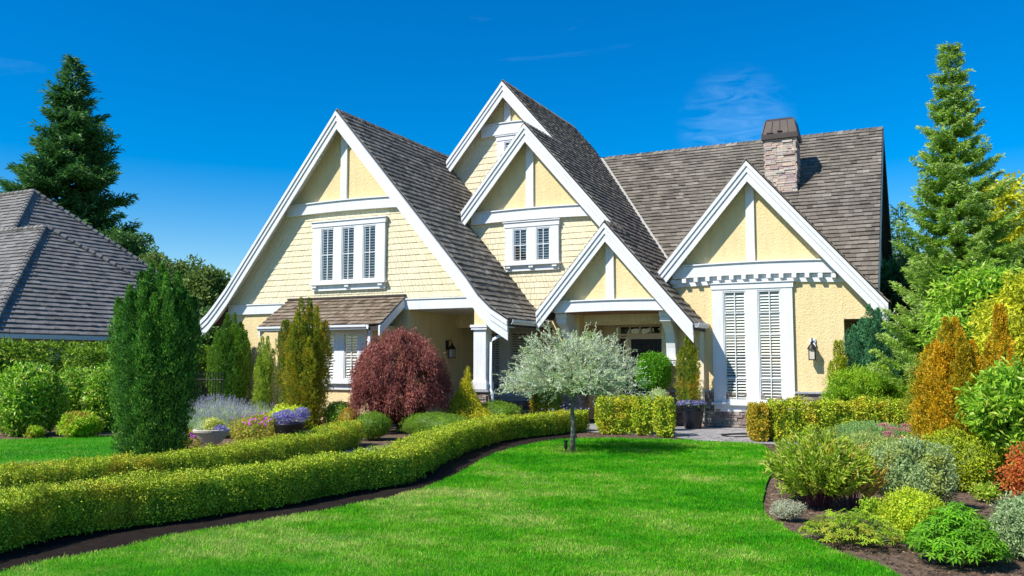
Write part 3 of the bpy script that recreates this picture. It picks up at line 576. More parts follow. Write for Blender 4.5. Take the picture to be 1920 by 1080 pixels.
# --- front door with transom and sidelights
Yd=23.6; dz=tz(1200,636,Yd-.05)
xa=X_(1183,Yd-.05); xb=xa+1.45
dr=MB().box(xa,xa+.72,Yd-.06,Yd-.001,.05,dz).box(xa+.73,xb,Yd-.06,Yd-.001,.05,dz).build('door',darkdoor,house)
mb=MB()
for a in (xa,xa+.73):
    for (z0_,z1_) in ((.25,.95),(1.1,dz-.15)): 
        mb.box(a+.1,a+.33,Yd-.075,Yd-.061,z0_,z1_).box(a+.4,a+.62,Yd-.075,Yd-.061,z0_,z1_)
mb.build('panel',darkdoor,dr,bevel=.01)
MB().tube([(xa+.66,Yd-.09,.98),(xa+.66,Yd-.13,1.0),(xa+.66,Yd-.13,1.18),(xa+.66,Yd-.09,1.2)],.012).build('handle',mat('brass',(.5,.38,.15),.3,metal=1),dr)
MB().box(xa-.09,xa-.002,Yd-.1,Yd-.001,0,dz+.1).box(xb+.002,xb+.09,Yd-.1,Yd-.001,0,dz+.1).box(xa-.002,xb+.002,Yd-.1,Yd-.001,dz+.003,dz+.1).box(xa-.42,xb+.09,Yd-.11,Yd-.001,dz+.1,dz+.16).build('door_frame',trimcream,house)
tz0,tz1=tz(1200,631,Yd-.05),tz(1200,613,Yd-.05); mb=MB(); n=6; x0=X_(1162,Yd-.05); x1=xb+.05
tw=MB().box(x0-.05,x1,Yd-.09,Yd-.07,tz1,tz1+.05).box(x0-.05,x1,Yd-.09,Yd-.07,tz0-.05,tz0)
for k in range(n+1): x=x0+(x1-x0-.02)*k/n; tw.box(x-.025,x+.025,Yd-.09,Yd-.07,tz0,tz1)
tw=tw.build('transom_window',trimcream,house); MB().add([(x0,Yd-.06,tz0),(x1,Yd-.06,tz0),(x1,Yd-.06,tz1),(x0,Yd-.06,tz1)],[(0,1,2,3)]).build('glass',glass,tw); MB().box(x0,x1,Yd-.02,Yd-.004,tz0,tz1).build('dark_opening',room,tw)
sw=MB().box(xa-.42,xa-.38,Yd-.09,Yd-.001,.3,dz+.05).box(xa-.38,xa-.1,Yd-.09,Yd-.001,.3,.5).box(xa-.38,xa-.1,Yd-.09,Yd-.001,1.2,1.24).build('sidelight',trimcream,house); MB().add([(xa-.38,Yd-.05,.5),(xa-.1,Yd-.05,.5),(xa-.1,Yd-.05,dz+.04),(xa-.38,Yd-.05,dz+.04)],[(0,1,2,3)]).build('glass',glass,sw); MB().box(xa-.38,xa-.1,Yd-.02,Yd-.004,.5,dz+.04).build('dark_opening',room,sw)
# --- chimney
cx0,cx1,cy=-4.40,-3.43,27.0
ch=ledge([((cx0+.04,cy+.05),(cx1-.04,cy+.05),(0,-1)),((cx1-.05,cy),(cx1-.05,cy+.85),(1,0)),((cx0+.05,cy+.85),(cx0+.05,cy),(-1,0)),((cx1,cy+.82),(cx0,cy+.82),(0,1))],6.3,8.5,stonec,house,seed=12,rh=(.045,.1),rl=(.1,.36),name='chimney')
MB().box(cx0+.05,cx1-.05,cy+.05,cy+.82,6,8.5).build('core',capst,ch)
mb=MB(); b0=(cx0-.06,cx1+.06,cy-.07,cy+.93); 
def fr_(e,z): return [(b0[0]+e,b0[2]+e,z),(b0[1]-e,b0[2]+e,z),(b0[1]-e,b0[3]-e,z),(b0[0]+e,b0[3]-e,z)]
mb.hexa(fr_(0,8.5),fr_(0.0,8.66)); mb.hexa(fr_(.015,8.66),fr_(.09,9.08)); mb.hexa(fr_(.09,9.08),fr_(.17,9.17))
for k in range(5):
    s=(k+.0)/4; p=np.array([b0[0]+.03+(b0[1]-b0[0]-.06)*s,b0[2]+.0,8.68]); q_=np.array([b0[0]+.12+(b0[1]-b0[0]-.24)*s,b0[2]+.07,9.08]); mb.hexa([p+[-.015,0,0],p+[.015,0,0],p+[.015,.04,0],p+[-.015,.04,0]],[q_+[-.015,-.005,0],q_+[.015,-.005,0],q_+[.015,.04,0],q_+[-.015,.04,0]])
mb.box(cx0+.1,cx0+.3,cy-.09,cy-.05,8.68,8.71).box(cx0+.42,cx0+.56,cy-.09,cy-.05,8.72,8.75)
mb.build('chimney_cap',bronze,ch)
MB().box(cx0-.02,cx1+.02,cy-.06,cy,6.72,6.80).build('flashing',bronze,ch)
# --- wall lanterns (hang on the wall: things of their own)
def lantern(P,nrm,label,plate=white):
    P=np.array(P,float); n=np.array([*nrm,0.]); t=np.array([-n[1],n[0],0]); o=thing('wall_lantern',label,'lantern',P)
    def bx(mb,c,hw,hd,z0,z1): 
        q=[c+t*a*hw+n*b*hd for a,b in ((-1,-1),(1,-1),(1,1),(-1,1))]; mb.hexa([p+[0,0,z0] for p in q],[p+[0,0,z1] for p in q])
    mb=MB(); bx(mb,P+n*.012,.07,.012,-.02,.26); mb.build('back_plate',plate,o)
    c=P+n*.17; mb=MB(); mb.tube([P+n*.02+[0,0,.15],P+n*.08+[0,0,.27],P+n*.15+[0,0,.27],c+[0,0,.18]],.011); mb.build('arm',black,o)
    mb=MB(); bx(mb,c,.075,.075,-.26,-.235)
    for a in (-1,1):
        for b in (-1,1): bx(mb,c+t*a*.068+n*b*.068,.007,.007,-.236,0)
    mb.lathe(c,[(.115,0),(.115,.012),(.085,.06),(.06,.1),(.03,.13),(.03,.17),(.008,.19)],16); mb.build('cage',black,o)
    mb=MB(); bx(mb,c,.06,.06,-.234,-.002); mb.build('lamp_glass',lampglass,o)
lantern(W(1524,655,21.58)+[0,0,0],(0,-1),'black lantern with white back plate on the sunny yellow wall right of tall window')
lantern(WX(838,655,-12.545),(1,0),'black dome lantern on the shaded porch wall behind the purple maple',black)
# ------------------------------------------------------------ neighbour's house
nb=thing('neighbour_house','grey tiled hip roof of the neighbouring house beyond the tall hedge','house',(-32,25,0))
tile=mat('grey_roof_tile',None,.75,.12,1.2,bs=.4,bd=.01,bscale=30,attr=[(.14,.132,.122),(.18,.17,.157),(.215,.205,.19),(.25,.24,.22)],spec=.3)
def hip(X0,a,p,Yc,ze,back,seed,ex=.30):
    A=np.array([X0-a,Yc,ze+p*a]); c=1/math.hypot(1,p); s=p*c
    rf=MB().add([(X0,Yc-a,ze-.02),(X0,Yc+a,ze-.02),(X0-a,Yc,A[2]-.02),(X0-a-back,Yc,A[2]-.02),(X0-a-back,Yc-a,ze-.02),(X0-a-back,Yc+a,ze-.02)],[(0,1,2),(0,2,3,4),(1,5,3,2),(0,4,5,1),(4,3,5)]).build('roof',tile,nb)
    vm=a/c
    shingles('tiles',lambda u,v,h:np.stack([X0-v*c+s*h,u,ze+v*s+c*h],-1),0,vm,lambda v:Yc-a+v*c,lambda v:Yc+a-v*c,ex,.3,tile,rf,thick=.06,seed=seed,jit=0)
    shingles('tiles',lambda u,v,h:np.stack([u,Yc-a+v*c-s*h,ze+v*s+c*h],-1),0,vm,lambda v:X0-a-back,lambda v:X0-v*c,ex,.3,tile,rf,thick=.06,seed=seed+1,jit=0)
    mb=MB()
    for s_ in (-1,1):
        p0=np.array([X0,Yc+s_*a,ze+.03]); n=int(np.linalg.norm(A-p0)/.33)
        for k in range(n): 
            q0=p0+(A+[0,0,.03]-p0)*k/n; q1=p0+(A+[0,0,.03]-p0)*(k+1.1)/n; mb.tube([q0+[0,0,.05],q1+[0,0,.02]],[.13,.10],8)
    n=int(back/.35)
    for k in range(n): mb.tube([A+[-k*.35,0,.07],A+[-(k+1.1)*.35,0,.05]],[.12,.10],8)
    mb.build('ridge_tile',tile,rf); return A
NX=-29.4
hip(NX,6.23,.80,25.0,2.6,14,41)
HA=None
MB().box(NX-16,NX-.5,19.2,30.7,0,2.45).build('wall',mat('neighbour_wall',(.55,.5,.4),.8),nb)
MB().box(NX-.02,NX+.12,18.6,31.3,2.42,2.58).build('gutter',white,nb)
# upper roof: apex chosen on the sight line that its right hip needs
def proj(P):
    d=np.array(P,float)-CA; c,s=math.cos(-YAW),math.sin(-YAW); d=np.array([d[0]*c-d[1]*s,d[0]*s+d[1]*c,d[2]]); c,s=math.cos(-TILT),math.sin(-TILT)
    d=np.array([d[0],d[1]*c-d[2]*s,d[1]*s+d[2]*c]); return np.array([960+F_PX*d[0]/d[1],540-F_PX*d[2]/d[1]])
A2=WX(62,360,-41.0)
best=None
for p in np.linspace(.55,.95,41):
    b=proj(A2+np.array([3,3,-3*p])); a_=proj(A2); dd=np.array([283,512])-a_; e_=abs(np.cross(b-a_,dd))/np.linalg.norm(dd)
    if best is None or e_<best[0]: best=(e_,p)
p2=best[1]; a2=(A2[2]-2.6)/p2
print('upper roof',A2,best,a2)
hip(A2[0]+a2,a2,p2,A2[1],2.6,12,45)
# ------------------------------------------------------------ planting helpers
def shell(n,c,rad,lump=.12,lf=3.0,depth=.18,sq=2.0,zmin=-1.0,seed=0):
    """points and outward normals on a lumpy superellipsoid shell"""
    d=rdir(int(n*1.25)); d=d[d[:,2]>zmin][:n]; rad=np.array(rad,float)
    k=(np.abs(d[:,0])**sq+np.abs(d[:,1])**sq+np.abs(d[:,2])**sq)**(-1/sq)
    r=k*(1+lump*fbm(d*1.0+seed,lf,3,seed)+.35*lump*fbm(d*1.0+seed,lf*3.5,2,seed+3))*(1-depth*rng.random(len(d))**1.5)*(1+.22*rng.random(len(d))**8)
    return np.array(c)+d*r[:,None]*rad, unit(d/rad*rad.mean())
def core(c,rad,s=.8,sq=2.0,lump=.12,lf=3.,seed=0,zmin=-1,n=20):
    u=np.linspace(0,2*math.pi,n,endpoint=False); v=np.linspace(-math.pi/2,math.pi/2,n//2+1); U,Vv=np.meshgrid(u,v)
    d=np.stack([np.cos(U)*np.cos(Vv),np.sin(U)*np.cos(Vv),np.sin(Vv)],-1).reshape(-1,3); k=(np.abs(d)**sq).sum(1)**(-1/sq); r=k*(1+lump*fbm(d+seed,lf,3,seed))*s
    P=np.array(c)+d*r[:,None]*np.array(rad); P[:,2]=np.maximum(P[:,2],c[2]+zmin*rad[2]*.9)
    h=len(v); Fq=[(j*n+i,j*n+(i+1)%n,(j+1)*n+(i+1)%n,(j+1)*n+i) for j in range(h-1) for i in range(n)]
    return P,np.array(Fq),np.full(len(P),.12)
def bush(name,label,cat,base,rad,m,n=9000,L_=.05,W_=.03,lump=.12,lf=3.,depth=.2,sq=2.2,up=.3,rnd=.7,zc=None,group=None,cs=.82,seed=0,droop=0,rmap=None):
    c=np.array([base[0],base[1],rad[2] if zc is None else zc]); P,Nn=shell(n,c,rad,lump,lf,depth,sq,seed=seed)
    k=P[:,2]>.0; P,Nn=P[k],Nn[k]; n=len(P)
    A=unit(Nn*.35+rdir(n)*rnd+np.array([0,0,up-droop])); fc=unit(Nn+rdir(n)*.65+[0,0,.3])
    R=rng.random(n) if rmap is None else rmap(P)
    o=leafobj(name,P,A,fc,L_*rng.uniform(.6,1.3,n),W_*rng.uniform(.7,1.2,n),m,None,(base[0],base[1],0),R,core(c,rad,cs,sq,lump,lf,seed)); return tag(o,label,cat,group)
def hedge(name,label,path,wd,ht,m,dens=4200,L_=.022,W_=.014,group=None,seed=0,rough=.035,z0=.03,cs=.76,rnd=.8,cat='hedge',round_=.09,closed=True,spacing=1.0):
    P2=np.array(smooth(path,8)); seg=np.hypot(*np.diff(P2,axis=0).T); s=np.concatenate([[0],np.cumsum(seg)]); Lt=s[-1]
    per=2*ht+wd; n=int(Lt*per*dens)
    # nearer stretches get more leaves
    t=rng.random(n)*Lt; x=np.interp(t,s,P2[:,0]); y=np.interp(t,s,P2[:,1]); dist=np.hypot(x,y)
    keep=rng.random(n)<np.clip((9/dist)**1.1,.12,1); t,x,y,dist=t[keep],x[keep],y[keep],dist[keep]; n=len(t)
    i=np.clip(np.searchsorted(s,t)-1,0,len(seg)-1); d=(P2[i+1]-P2[i])/seg[i][:,None]; nn=np.stack([d[:,1],-d[:,0]],-1)
    q=rng.random(n)*per; side=np.where(q<ht,-1,np.where(q<ht+wd,0,1)); a=np.where(side==-1,-wd/2,np.where(side==1,wd/2,q-ht-wd/2)); z=np.where(side==-1,q,np.where(side==1,per-q,ht))
    # round the shoulders
    ex=np.clip((np.abs(a)-(wd/2-round_))/round_,0,1); ez=np.clip((z-(ht-round_))/round_,0,1)
    pull=np.where((ex>0)&(ez>0),1-1/np.maximum(1,np.hypot(ex,ez)),0)*round_
    nor=np.stack([np.sign(a)*(side!=0)*1.0+np.sign(a)*ex*.5*(side==0),(side==0)*1.0+ez*.5*(side!=0)],-1); nor/=np.linalg.norm(nor,axis=1)[:,None]+1e-9
    N3=np.c_[nn*nor[:,:1],nor[:,1]]
    P=np.c_[x+nn[:,0]*a,y+nn[:,1]*a,z]-N3*pull[:,None]*1.0
    # ends bulge
    P=P+N3*(rough*fbm(P,7,3,seed)+.75*rough*fbm(P,30,2,seed+5)-rng.random(n)**1.4*.09+.05*rng.random(n)**12)[:,None]
    thin=((z<.09)&(side!=0)&(rng.random(n)<.5))|((fbm(P,5,3,seed+8)<-.55)&(rng.random(n)<.6)); P=P[~thin]; N3=N3[~thin]; dist=dist[~thin]; n=len(P)
    P[:,2]=np.maximum(P[:,2]+z0-.03,-.02)
    # end caps
    for e,sg in ((0,-1),(-1,1)):
        k=int(ht*wd*dens*.8*np.clip((9/np.hypot(*P2[e]))**1.1,.12,1)); dd=(P2[1]-P2[0])/seg[0] if e==0 else (P2[-1]-P2[-2])/seg[-1]; dd=dd*sg; n2=np.array([dd[1],-dd[0]])
        aa=rng.uniform(-.5,.5,k)*wd; zz_=rng.random(k)*ht; bul=.10*(1-(2*aa/wd)**2)*(1-(2*zz_/ht-1)**4)-.05*rng.random(k)
        Q=np.c_[P2[e][0]+n2[0]*aa+dd[0]*bul,P2[e][1]+n2[1]*aa+dd[1]*bul,zz_+z0]; P=np.vstack([P,Q]); N3=np.vstack([N3,np.tile([dd[0],dd[1],0],(k,1))]); dist=np.concatenate([dist,np.full(k,np.hypot(*P2[e]))])
    n=len(P); sc=np.clip(dist/9,1,3)**.5
    A=unit(N3*.25+rdir(n)*rnd+[0,0,.15]); fc=unit(N3+rdir(n)*.42)
    # inner body
    m_=len(P2); cw,chh=wd/2*cs,ht*cs*1.02; V=[];
    for j in range(m_):
        dd=(P2[min(j+1,m_-1)]-P2[max(j-1,0)]); dd/=np.linalg.norm(dd); n2=np.array([dd[1],-dd[0]])
        for aa,zz_ in ((-cw*.8,-.01),(-cw,.25*ht),(-cw,chh-.05),(-cw*.8,chh),(cw*.8,chh),(cw,chh-.05),(cw,.25*ht),(cw*.8,-.01)): V.append((P2[j][0]+n2[0]*aa,P2[j][1]+n2[1]*aa,zz_))
    Fq=[(j*8+k,j*8+(k+1)%8,(j+1)*8+(k+1)%8,(j+1)*8+k) for j in range(m_-1) for k in range(8)]
    Fq+=[(0,1,6,7),(1,2,5,6),(2,3,4,5)]; b=(m_-1)*8; Fq+=[(b+7,b+6,b+1,b),(b+6,b+5,b+2,b+1),(b+5,b+4,b+3,b+2)]
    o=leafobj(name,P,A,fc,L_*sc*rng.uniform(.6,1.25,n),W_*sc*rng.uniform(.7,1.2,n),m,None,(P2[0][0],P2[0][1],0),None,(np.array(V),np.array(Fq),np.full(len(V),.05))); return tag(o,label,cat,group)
def spires(name,label,cat,base,rx,ry,h,m,ns=26,n=40000,L_=.05,W_=.014,vase=.35,tip=.5,group=None,seed=0,sr=.11,zb=0.,shrink=.25):
    """upright yew / cedar made of many narrow spires round a solid heart"""
    g=np.random.default_rng(seed); P=[];A=[];Nn=[];RR=[]
    per=n//ns
    for i in range(ns):
        t=2*math.pi*i*.618*1.0+g.uniform(0,.4); q=math.sqrt((i+.5)/ns); bx,by=q*math.cos(t),q*math.sin(t); hh=h*(1-.42*q*q*tip*2*g.uniform(.6,1.2)-.10*g.random()) if i>1 else h
        z0_=h*.0; tt=g.random(per)**.85; z=tt*hh
        spread=vase+(1-vase)*np.sin(np.clip(z/h*1.5+.25,0,math.pi/2)*1.0); top=np.clip((1-tt)*4.5,0,1)**.7
        cx=base[0]+bx*rx*spread*(1-shrink*(z/h)**3); cy=base[1]+by*ry*spread*(1-shrink*(z/h)**3)
        an=g.uniform(0,2*math.pi,per); ph=g.uniform(0,6,3); r=sr*rx/.5*top*(1.0+.34*np.sin(z*8+ph[0]+an)+.30*np.sin(z*19+ph[1]-2*an)+.22*np.sin(z*37+ph[2]+3*an))*np.sqrt(g.random(per)*.6+.4)*(1.1-.3*tt)
        o_=np.stack([np.cos(an),np.sin(an),np.zeros(per)],-1); P.append(np.stack([cx,cy,z],-1)+o_*r[:,None]); A.append(unit(o_*.8+g.normal(0,.35,(per,3))+[0,0,.9])); Nn.append(o_); RR.append(np.clip(g.random(per)*.7+.4*g.random()-.05,0,1))
    P=np.concatenate(P);A=np.concatenate(A);Nn=np.concatenate(Nn);RR=np.concatenate(RR); k=P[:,2]>.02; P,A,Nn,RR=P[k],A[k],Nn[k],RR[k]; nn=len(P)
    P[:,2]=zb+P[:,2]*(1-zb/h)
    u=12; lev=9; V=[]
    for j in range(lev):
        z=h*.72*j/(lev-1); sp1=(vase+(1-vase)*math.sin(min(z/h*1.5+.25,math.pi/2)))*(.66 if j<lev-1 else .15)*(1-.25*(z/h)**2)
        V+=[(base[0]+rx*sp1*math.cos(6.283*k/u),base[1]+ry*sp1*math.sin(6.283*k/u),zb+z*(1-zb/h)) for k in range(u)]
    Fq=[(j*u+k,j*u+(k+1)%u,(j+1)*u+(k+1)%u,(j+1)*u+k) for j in range(lev-1) for k in range(u)]
    root=thing(name,label,cat,(base[0],base[1],0),group)
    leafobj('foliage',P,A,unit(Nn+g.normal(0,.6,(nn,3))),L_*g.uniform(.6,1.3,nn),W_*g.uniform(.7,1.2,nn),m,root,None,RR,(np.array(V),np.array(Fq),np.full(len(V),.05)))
    MB().tube([(base[0],base[1],zb-.03),(base[0],base[1],max(h*.5,zb+.2))],[.06*rx/.5,.02],7).build('trunk',bark,root); return root
bark=mat('bark',(.10,.075,.055),.9,.2,12,bs=1,bd=.02,bscale=30)
barkg=mat('grey_bark',(.22,.19,.16),.9,.2,12,bs=1,bd=.02,bscale=30)
def conifer(name,label,base,h,R_,m,nb=150,nt=11,per=9,L_=.10,W_=.03,group=None,seed=0,droop=.25,zlow=.08,pw=.85,irr=.25,cat='tree',tipup=.2,sub=.42,asym=None,rnd=.55,levels=0):
    g=np.random.default_rng(seed); root=thing(name,label,cat,(base[0],base[1],0),group); P=[];A=[];RR=[]; tb=MB()
    tb.tube([(base[0],base[1],-.05),(base[0],base[1],h*.5),(base[0],base[1],h*.985)],[h*.018,h*.010,.012],7)
    for i in range(nb):
        f=zlow+(1-zlow)*(i+g.random())/nb; f=min(f,.985); f=(zlow+(1-zlow)*((int((f-zlow)/(1-zlow)*levels)+g.normal(0,.13))/levels)) if levels and f<.93 else f; f=max(f,zlow); z=h*f; az=i*2.399+g.uniform(-.3,.3); ln=R_*(1-f)**pw*g.uniform(1-irr,1+irr*.6)+.10
        if asym: ln*=asym(az,f)
        dh=np.array([math.cos(az),math.sin(az),0]); base3=np.array([base[0],base[1],z]); npt=7; q=np.linspace(0,1,npt)
        up=.35*f-droop*(1-f)*1.0; pts=base3+dh*(q*ln)[:,None]+np.array([0,0,1])*((up*q+(-.12+tipup*1.3)*q**3*1.0-droop*.4*np.sin(q*math.pi)*.5)*ln)[:,None]
        tb.tube(list(pts[::2]),[max(.012*ln,.006)+.004,max(.006*ln,.004),.003,.002],4)
        ntw=max(3,int(nt*ln/R_*1.6)+2)
        for k in range(ntw):
            s=.18+.82*(k+g.random())/ntw; s=min(s,1); o=base3+dh*s*ln; o[2]=np.interp(s,q,pts[:,2]); sg=1 if k%2 else -1; tl=sub*ln*(1.05-s)*g.uniform(.6,1.2)+.07
            sd_=np.array([-dh[1],dh[0],0])*sg; td=unit(dh*.75+sd_*.8*(1 if s<.95 else .1)+np.array([0,0,g.uniform(-.25,.15)])); npr=max(3,int(per*tl/.35))
            u=g.random(npr); pp=o+td*(u*tl)[:,None]+np.array([0,0,-.18*droop])*(u**2*tl)[:,None]*2+g.normal(0,.02*L_/.1,(npr,3)); P.append(pp); A.append(unit(td*.9+g.normal(0,rnd,(npr,3))+[0,0,.12])); RR.append(np.clip(g.random(npr)*.55+.45*s*g.uniform(.5,1),0,1))
    P=np.concatenate(P);A=np.concatenate(A);RR=np.concatenate(RR); n=len(P)
    leafobj('crown',P,A,unit(rdir(n)+[0,0,.8]),L_*g.uniform(.6,1.3,n),W_*g.uniform(.7,1.2,n),m,root,None,RR); tb.build('trunk',bark,root); return root
def broad(name,label,base,h,rad,m,ncl=60,per=160,L_=.10,W_=.06,cr=.45,group=None,seed=0,zc=None,trunk=.12,cat='tree',barkm=None,sky=.0,leafdroop=.0,elong=1.0):
    """broadleaf: leaf clusters on limbs"""
    g=np.random.default_rng(seed); root=thing(name,label,cat,(base[0],base[1],0),group); zc=h-rad[2] if zc is None else zc; c=np.array([base[0],base[1],zc]); tb=MB()
    tb.tube([(base[0],base[1],-.05),(base[0]+.05,base[1],zc*.6),(c[0],c[1],zc+rad[2]*.3)],[trunk,trunk*.7,trunk*.25],8)
    P=[];A=[];RR=[]
    for i in range(ncl):
        d=unit(g.normal(size=3)); r=g.uniform(.35,1)**.5; cc=c+d*r*np.array(rad); cc[2]=max(cc[2],.25)
        s=c+np.array([0,0,-rad[2]*.5*g.random()]); 
        if i%2==0: tb.tube([s,(s+cc)/2+g.normal(0,.08,3)*rad[0],cc],[trunk*.3,trunk*.18,.006],5)
        k=int(per*g.uniform(.6,1.3)); dd=unit(g.normal(size=(k,3))); rr=cr*g.uniform(.6,1.2)*g.random(k)**.45; P.append(cc+dd*rr[:,None]*[1,1,.8*elong]); A.append(unit(dd*.5+g.normal(0,.6,(k,3))+[0,0,.15-leafdroop])); RR.append(np.clip(g.random(k)*.7+.3*g.random(),0,1))
    P=np.concatenate(P);A=np.concatenate(A);RR=np.concatenate(RR); k=P[:,2]>.03; P,A,RR=P[k],A[k],RR[k]; n=len(P)
    leafobj('crown',P,A,unit(rdir(n)+[0,0,.7]),L_*g.uniform(.6,1.3,n),W_*g.uniform(.7,1.2,n),m,root,None,RR); tb.build('trunk',barkm or bark,root); return root
# ------------------------------------------------------------ hedges
boxm=leafmat('box_leaf',[(.05,.10,.005),(.14,.21,.008),(.28,.35,.012),(.42,.43,.04)],tint=(.30,.24,.015),ts=1.3,trans=.06,tpos=(.52,.8))
boxo=leafmat('golden_box_leaf',[(.06,.12,.005),(.15,.22,.008),(.27,.33,.012),(.38,.38,.03)],tint=(.34,.24,.012),ts=2.0,trans=.1,tpos=(.5,.8))
near_px=[(0,1038),(100,1010),(233,990),(320,980),(400,967),(500,953),(600,935),(671,920.6),(777,903),(830,871),(890,842.7),(954,825),(1025,816),(1105,807)]
nr=[G(*p)[:2] for p in near_px]; nr=[(-7.35,1.5),(-7.2,3.2)]+nr
def offs(pts,d):
    P=np.array(pts); o=[]
    for i in range(len(P)):
        t=P[min(i+1,len(P)-1)]-P[max(i-1,0)]; t/=np.linalg.norm(t); o.append(P[i]+np.array([-t[1],t[0]])*d)
    return [tuple(p) for p in o]
hedge('box_hedge','long low clipped box hedge running beside the front lawn, shade-painted bare soil along its foot',offs(nr,.27),.54,.44,boxm,dens=11500,group='low box hedges along the path',seed=1)
far_px=[(-60,880),(0,875),(120,864),(233,852),(384,839),(482,824),(547,814),(595,801),(630,791)]
fr2=[G(x,y,.42)[:2] for x,y in far_px]; fr2=[(-11.6,2.5)]+fr2
hedge('box_hedge','second low box hedge with golden tips, beyond the path, ending by the round green mound',offs(fr2,-.27),.54,.42,boxo,dens=10500,group='low box hedges along the path',seed=2)
def block(label,px0,px1,py,ht,wd,m,seed,dy=.0,n=3,rd=.16):
    a=G(px0,py); b=G(px1,py); d=unit((b-a)[:2]); nrm=np.array([-d[1],d[0]])*wd/2
    pts=[tuple((a+(b-a)*t)[:2]+nrm) for t in np.linspace(.0,1,n)]
    hedge('hedge_block',label,pts,wd,ht,m,dens=6500,seed=seed,rough=.075,L_=.034,W_=.022,round_=rd,group='clipped hedge blocks by the entrance')
block('clipped hedge block at the end of the long low hedge, beside the slim silver tree',1128,1196,813,.78,.7,boxo,3)
block('rounded hedge block in the middle of the three left of the patio',1197,1222,815,.76,.6,boxo,4)
block('rounded hedge block just left of the black pot, last of three',1238,1262,819,.80,.6,boxo,5)
block('small rounded orange tinted bush at the left end of the right hedge',1419,1441,828,.74,.55,leafmat('orange_box_leaf',[(.10,.12,.006),(.22,.20,.010),(.38,.28,.016),(.45,.24,.03)],trans=.28),6)
block('clipped hedge under the wall lantern, right of the tall window',1456,1712,828,.80,.6,boxo,7,n=4)
cedm=leafmat('cedar_leaf',[(.03,.08,.006),(.07,.14,.01),(.14,.23,.012),(.24,.32,.02)],trans=.2)
hedge('tall_hedge','tall dark clipped cedar hedge in front of the neighbouring house',[(-24.4,8),(-24.4,14),(-24.4,20),(-24.4,26)],1.0,2.12,cedm,dens=900,L_=.09,W_=.04,seed=8,rough=.06)
hedge('tall_hedge','lighter fluted cedar hedge behind the round shrubs, left of the big yew',[tuple(WX(112,700,-21.0)[:2]+[0,.4]),tuple(WX(170,700,-21)[:2]),tuple(WX(250,700,-21)[:2])],.9,1.9,cedm,dens=1800,L_=.07,W_=.03,seed=9,rough=.12)
# ------------------------------------------------------------ yews and cedars
yewm=leafmat('yew_leaf',[(.012,.05,.010),(.03,.11,.014),(.075,.20,.02),(.17,.31,.04)],trans=.15)
ceda=leafmat('upright_cedar_leaf',[(.012,.05,.006),(.04,.12,.01),(.10,.20,.012),(.20,.28,.02)],trans=.2)
gold=leafmat('golden_yew_leaf',[(.03,.07,.006),(.10,.15,.01),(.24,.25,.014),(.36,.27,.02)],tint=(.32,.19,.01),ts=2.4,trans=.2,tpos=(.52,.8))
def at(px,py): return G(px,py)
b=np.array([X_(290,9.7,700),9.7,0]); spires('yew_tree','large dark green columnar yew standing at the end of the side lawn','yew',(b[0],b[1]),.68,.6,tz(300,496,9.7),yewm,ns=46,n=165000,L_=.05,W_=.02,seed=3,sr=.095,vase=.40,tip=.24,shrink=.10)
b=(-17.0,18.6); s=scl(np.array(b)); spires('cedar_tree','green upright cedar between the big yew and the lavender','cedar',(X_(432,18.6,700),18.6),.64,.6,tz(430,588,18.6),ceda,ns=26,n=52000,L_=.06,W_=.02,seed=4,sr=.11,vase=.6,tip=.33,shrink=.15)
spires('cedar_tree','slim pale green cedar spire between two wider ones','cedar',(X_(497,18.2,700),18.2),.26,.26,tz(497,632,18.2),leafmat('pale_cedar_leaf',[(.05,.11,.01),(.12,.20,.014),(.22,.30,.02),(.32,.36,.04)],trans=.2),ns=7,n=12000,L_=.05,W_=.018,seed=5,sr=.2,vase=.8,tip=.25)
spires('golden_yew','golden green upright yew with bronze lower branches in front of the bay window','yew',(X_(572,16.6,700),16.6),.64,.6,tz(572,560,16.6),gold,ns=26,n=70000,L_=.055,W_=.02,seed=6,sr=.12,vase=.5,tip=.33,shrink=.15)
b=(X_(1640,21.3,700),21.3); spires('blue_yew','blue green upright yew under the eave right of the yellow wall','yew',b,.66,.5,tz(1605,580,21.3)+.1,leafmat('blue_yew_leaf',[(.01,.05,.025),(.025,.10,.045),(.05,.16,.065),(.09,.22,.08)],trans=.12),ns=30,n=45000,L_=.06,W_=.02,seed=7,sr=.11,vase=.75,tip=.3)
spires('potted_cypress','slim golden cypress growing from the glossy black pot','cypress',(X_(1290,20.55,700),20.75),.235,.235,tz(1285,632,20.75),gold,ns=5,n=15000,L_=.045,W_=.016,seed=8,sr=.24,vase=.95,tip=.2,zb=.52)
b=at(1580,800); spires('golden_cypress','thin yellow green conifer between the wall lantern and the pine','cypress',(X_(1574,20.9,700),20.9),.2,.2,tz(1574,640,20.9),leafmat('lime_cedar_leaf',[(.12,.16,.01),(.24,.27,.014),(.36,.36,.02)],trans=.25),ns=5,n=9000,L_=.06,W_=.02,seed=9,sr=.2,vase=.9,tip=.3)
# mounded pine
broad('mugo_pine','bright green mounded pine behind the right hedge','',(0,0),1,(1,1,1),cedm,ncl=1,per=1) if False else None
pinem=leafmat('pine_needle',[(.05,.13,.006),(.11,.22,.01),(.20,.32,.014),(.30,.38,.03)],trans=.25)
p=(X_(1622,20.7,700),20.7); broad('dwarf_pine','bright green mounded pine behind the right hedge',p,1.55,(.88,.6,.5),pinem,ncl=80,per=420,L_=.10,W_=.016,cr=.22,seed=10,trunk=.06,cat='pine',zc=.92)
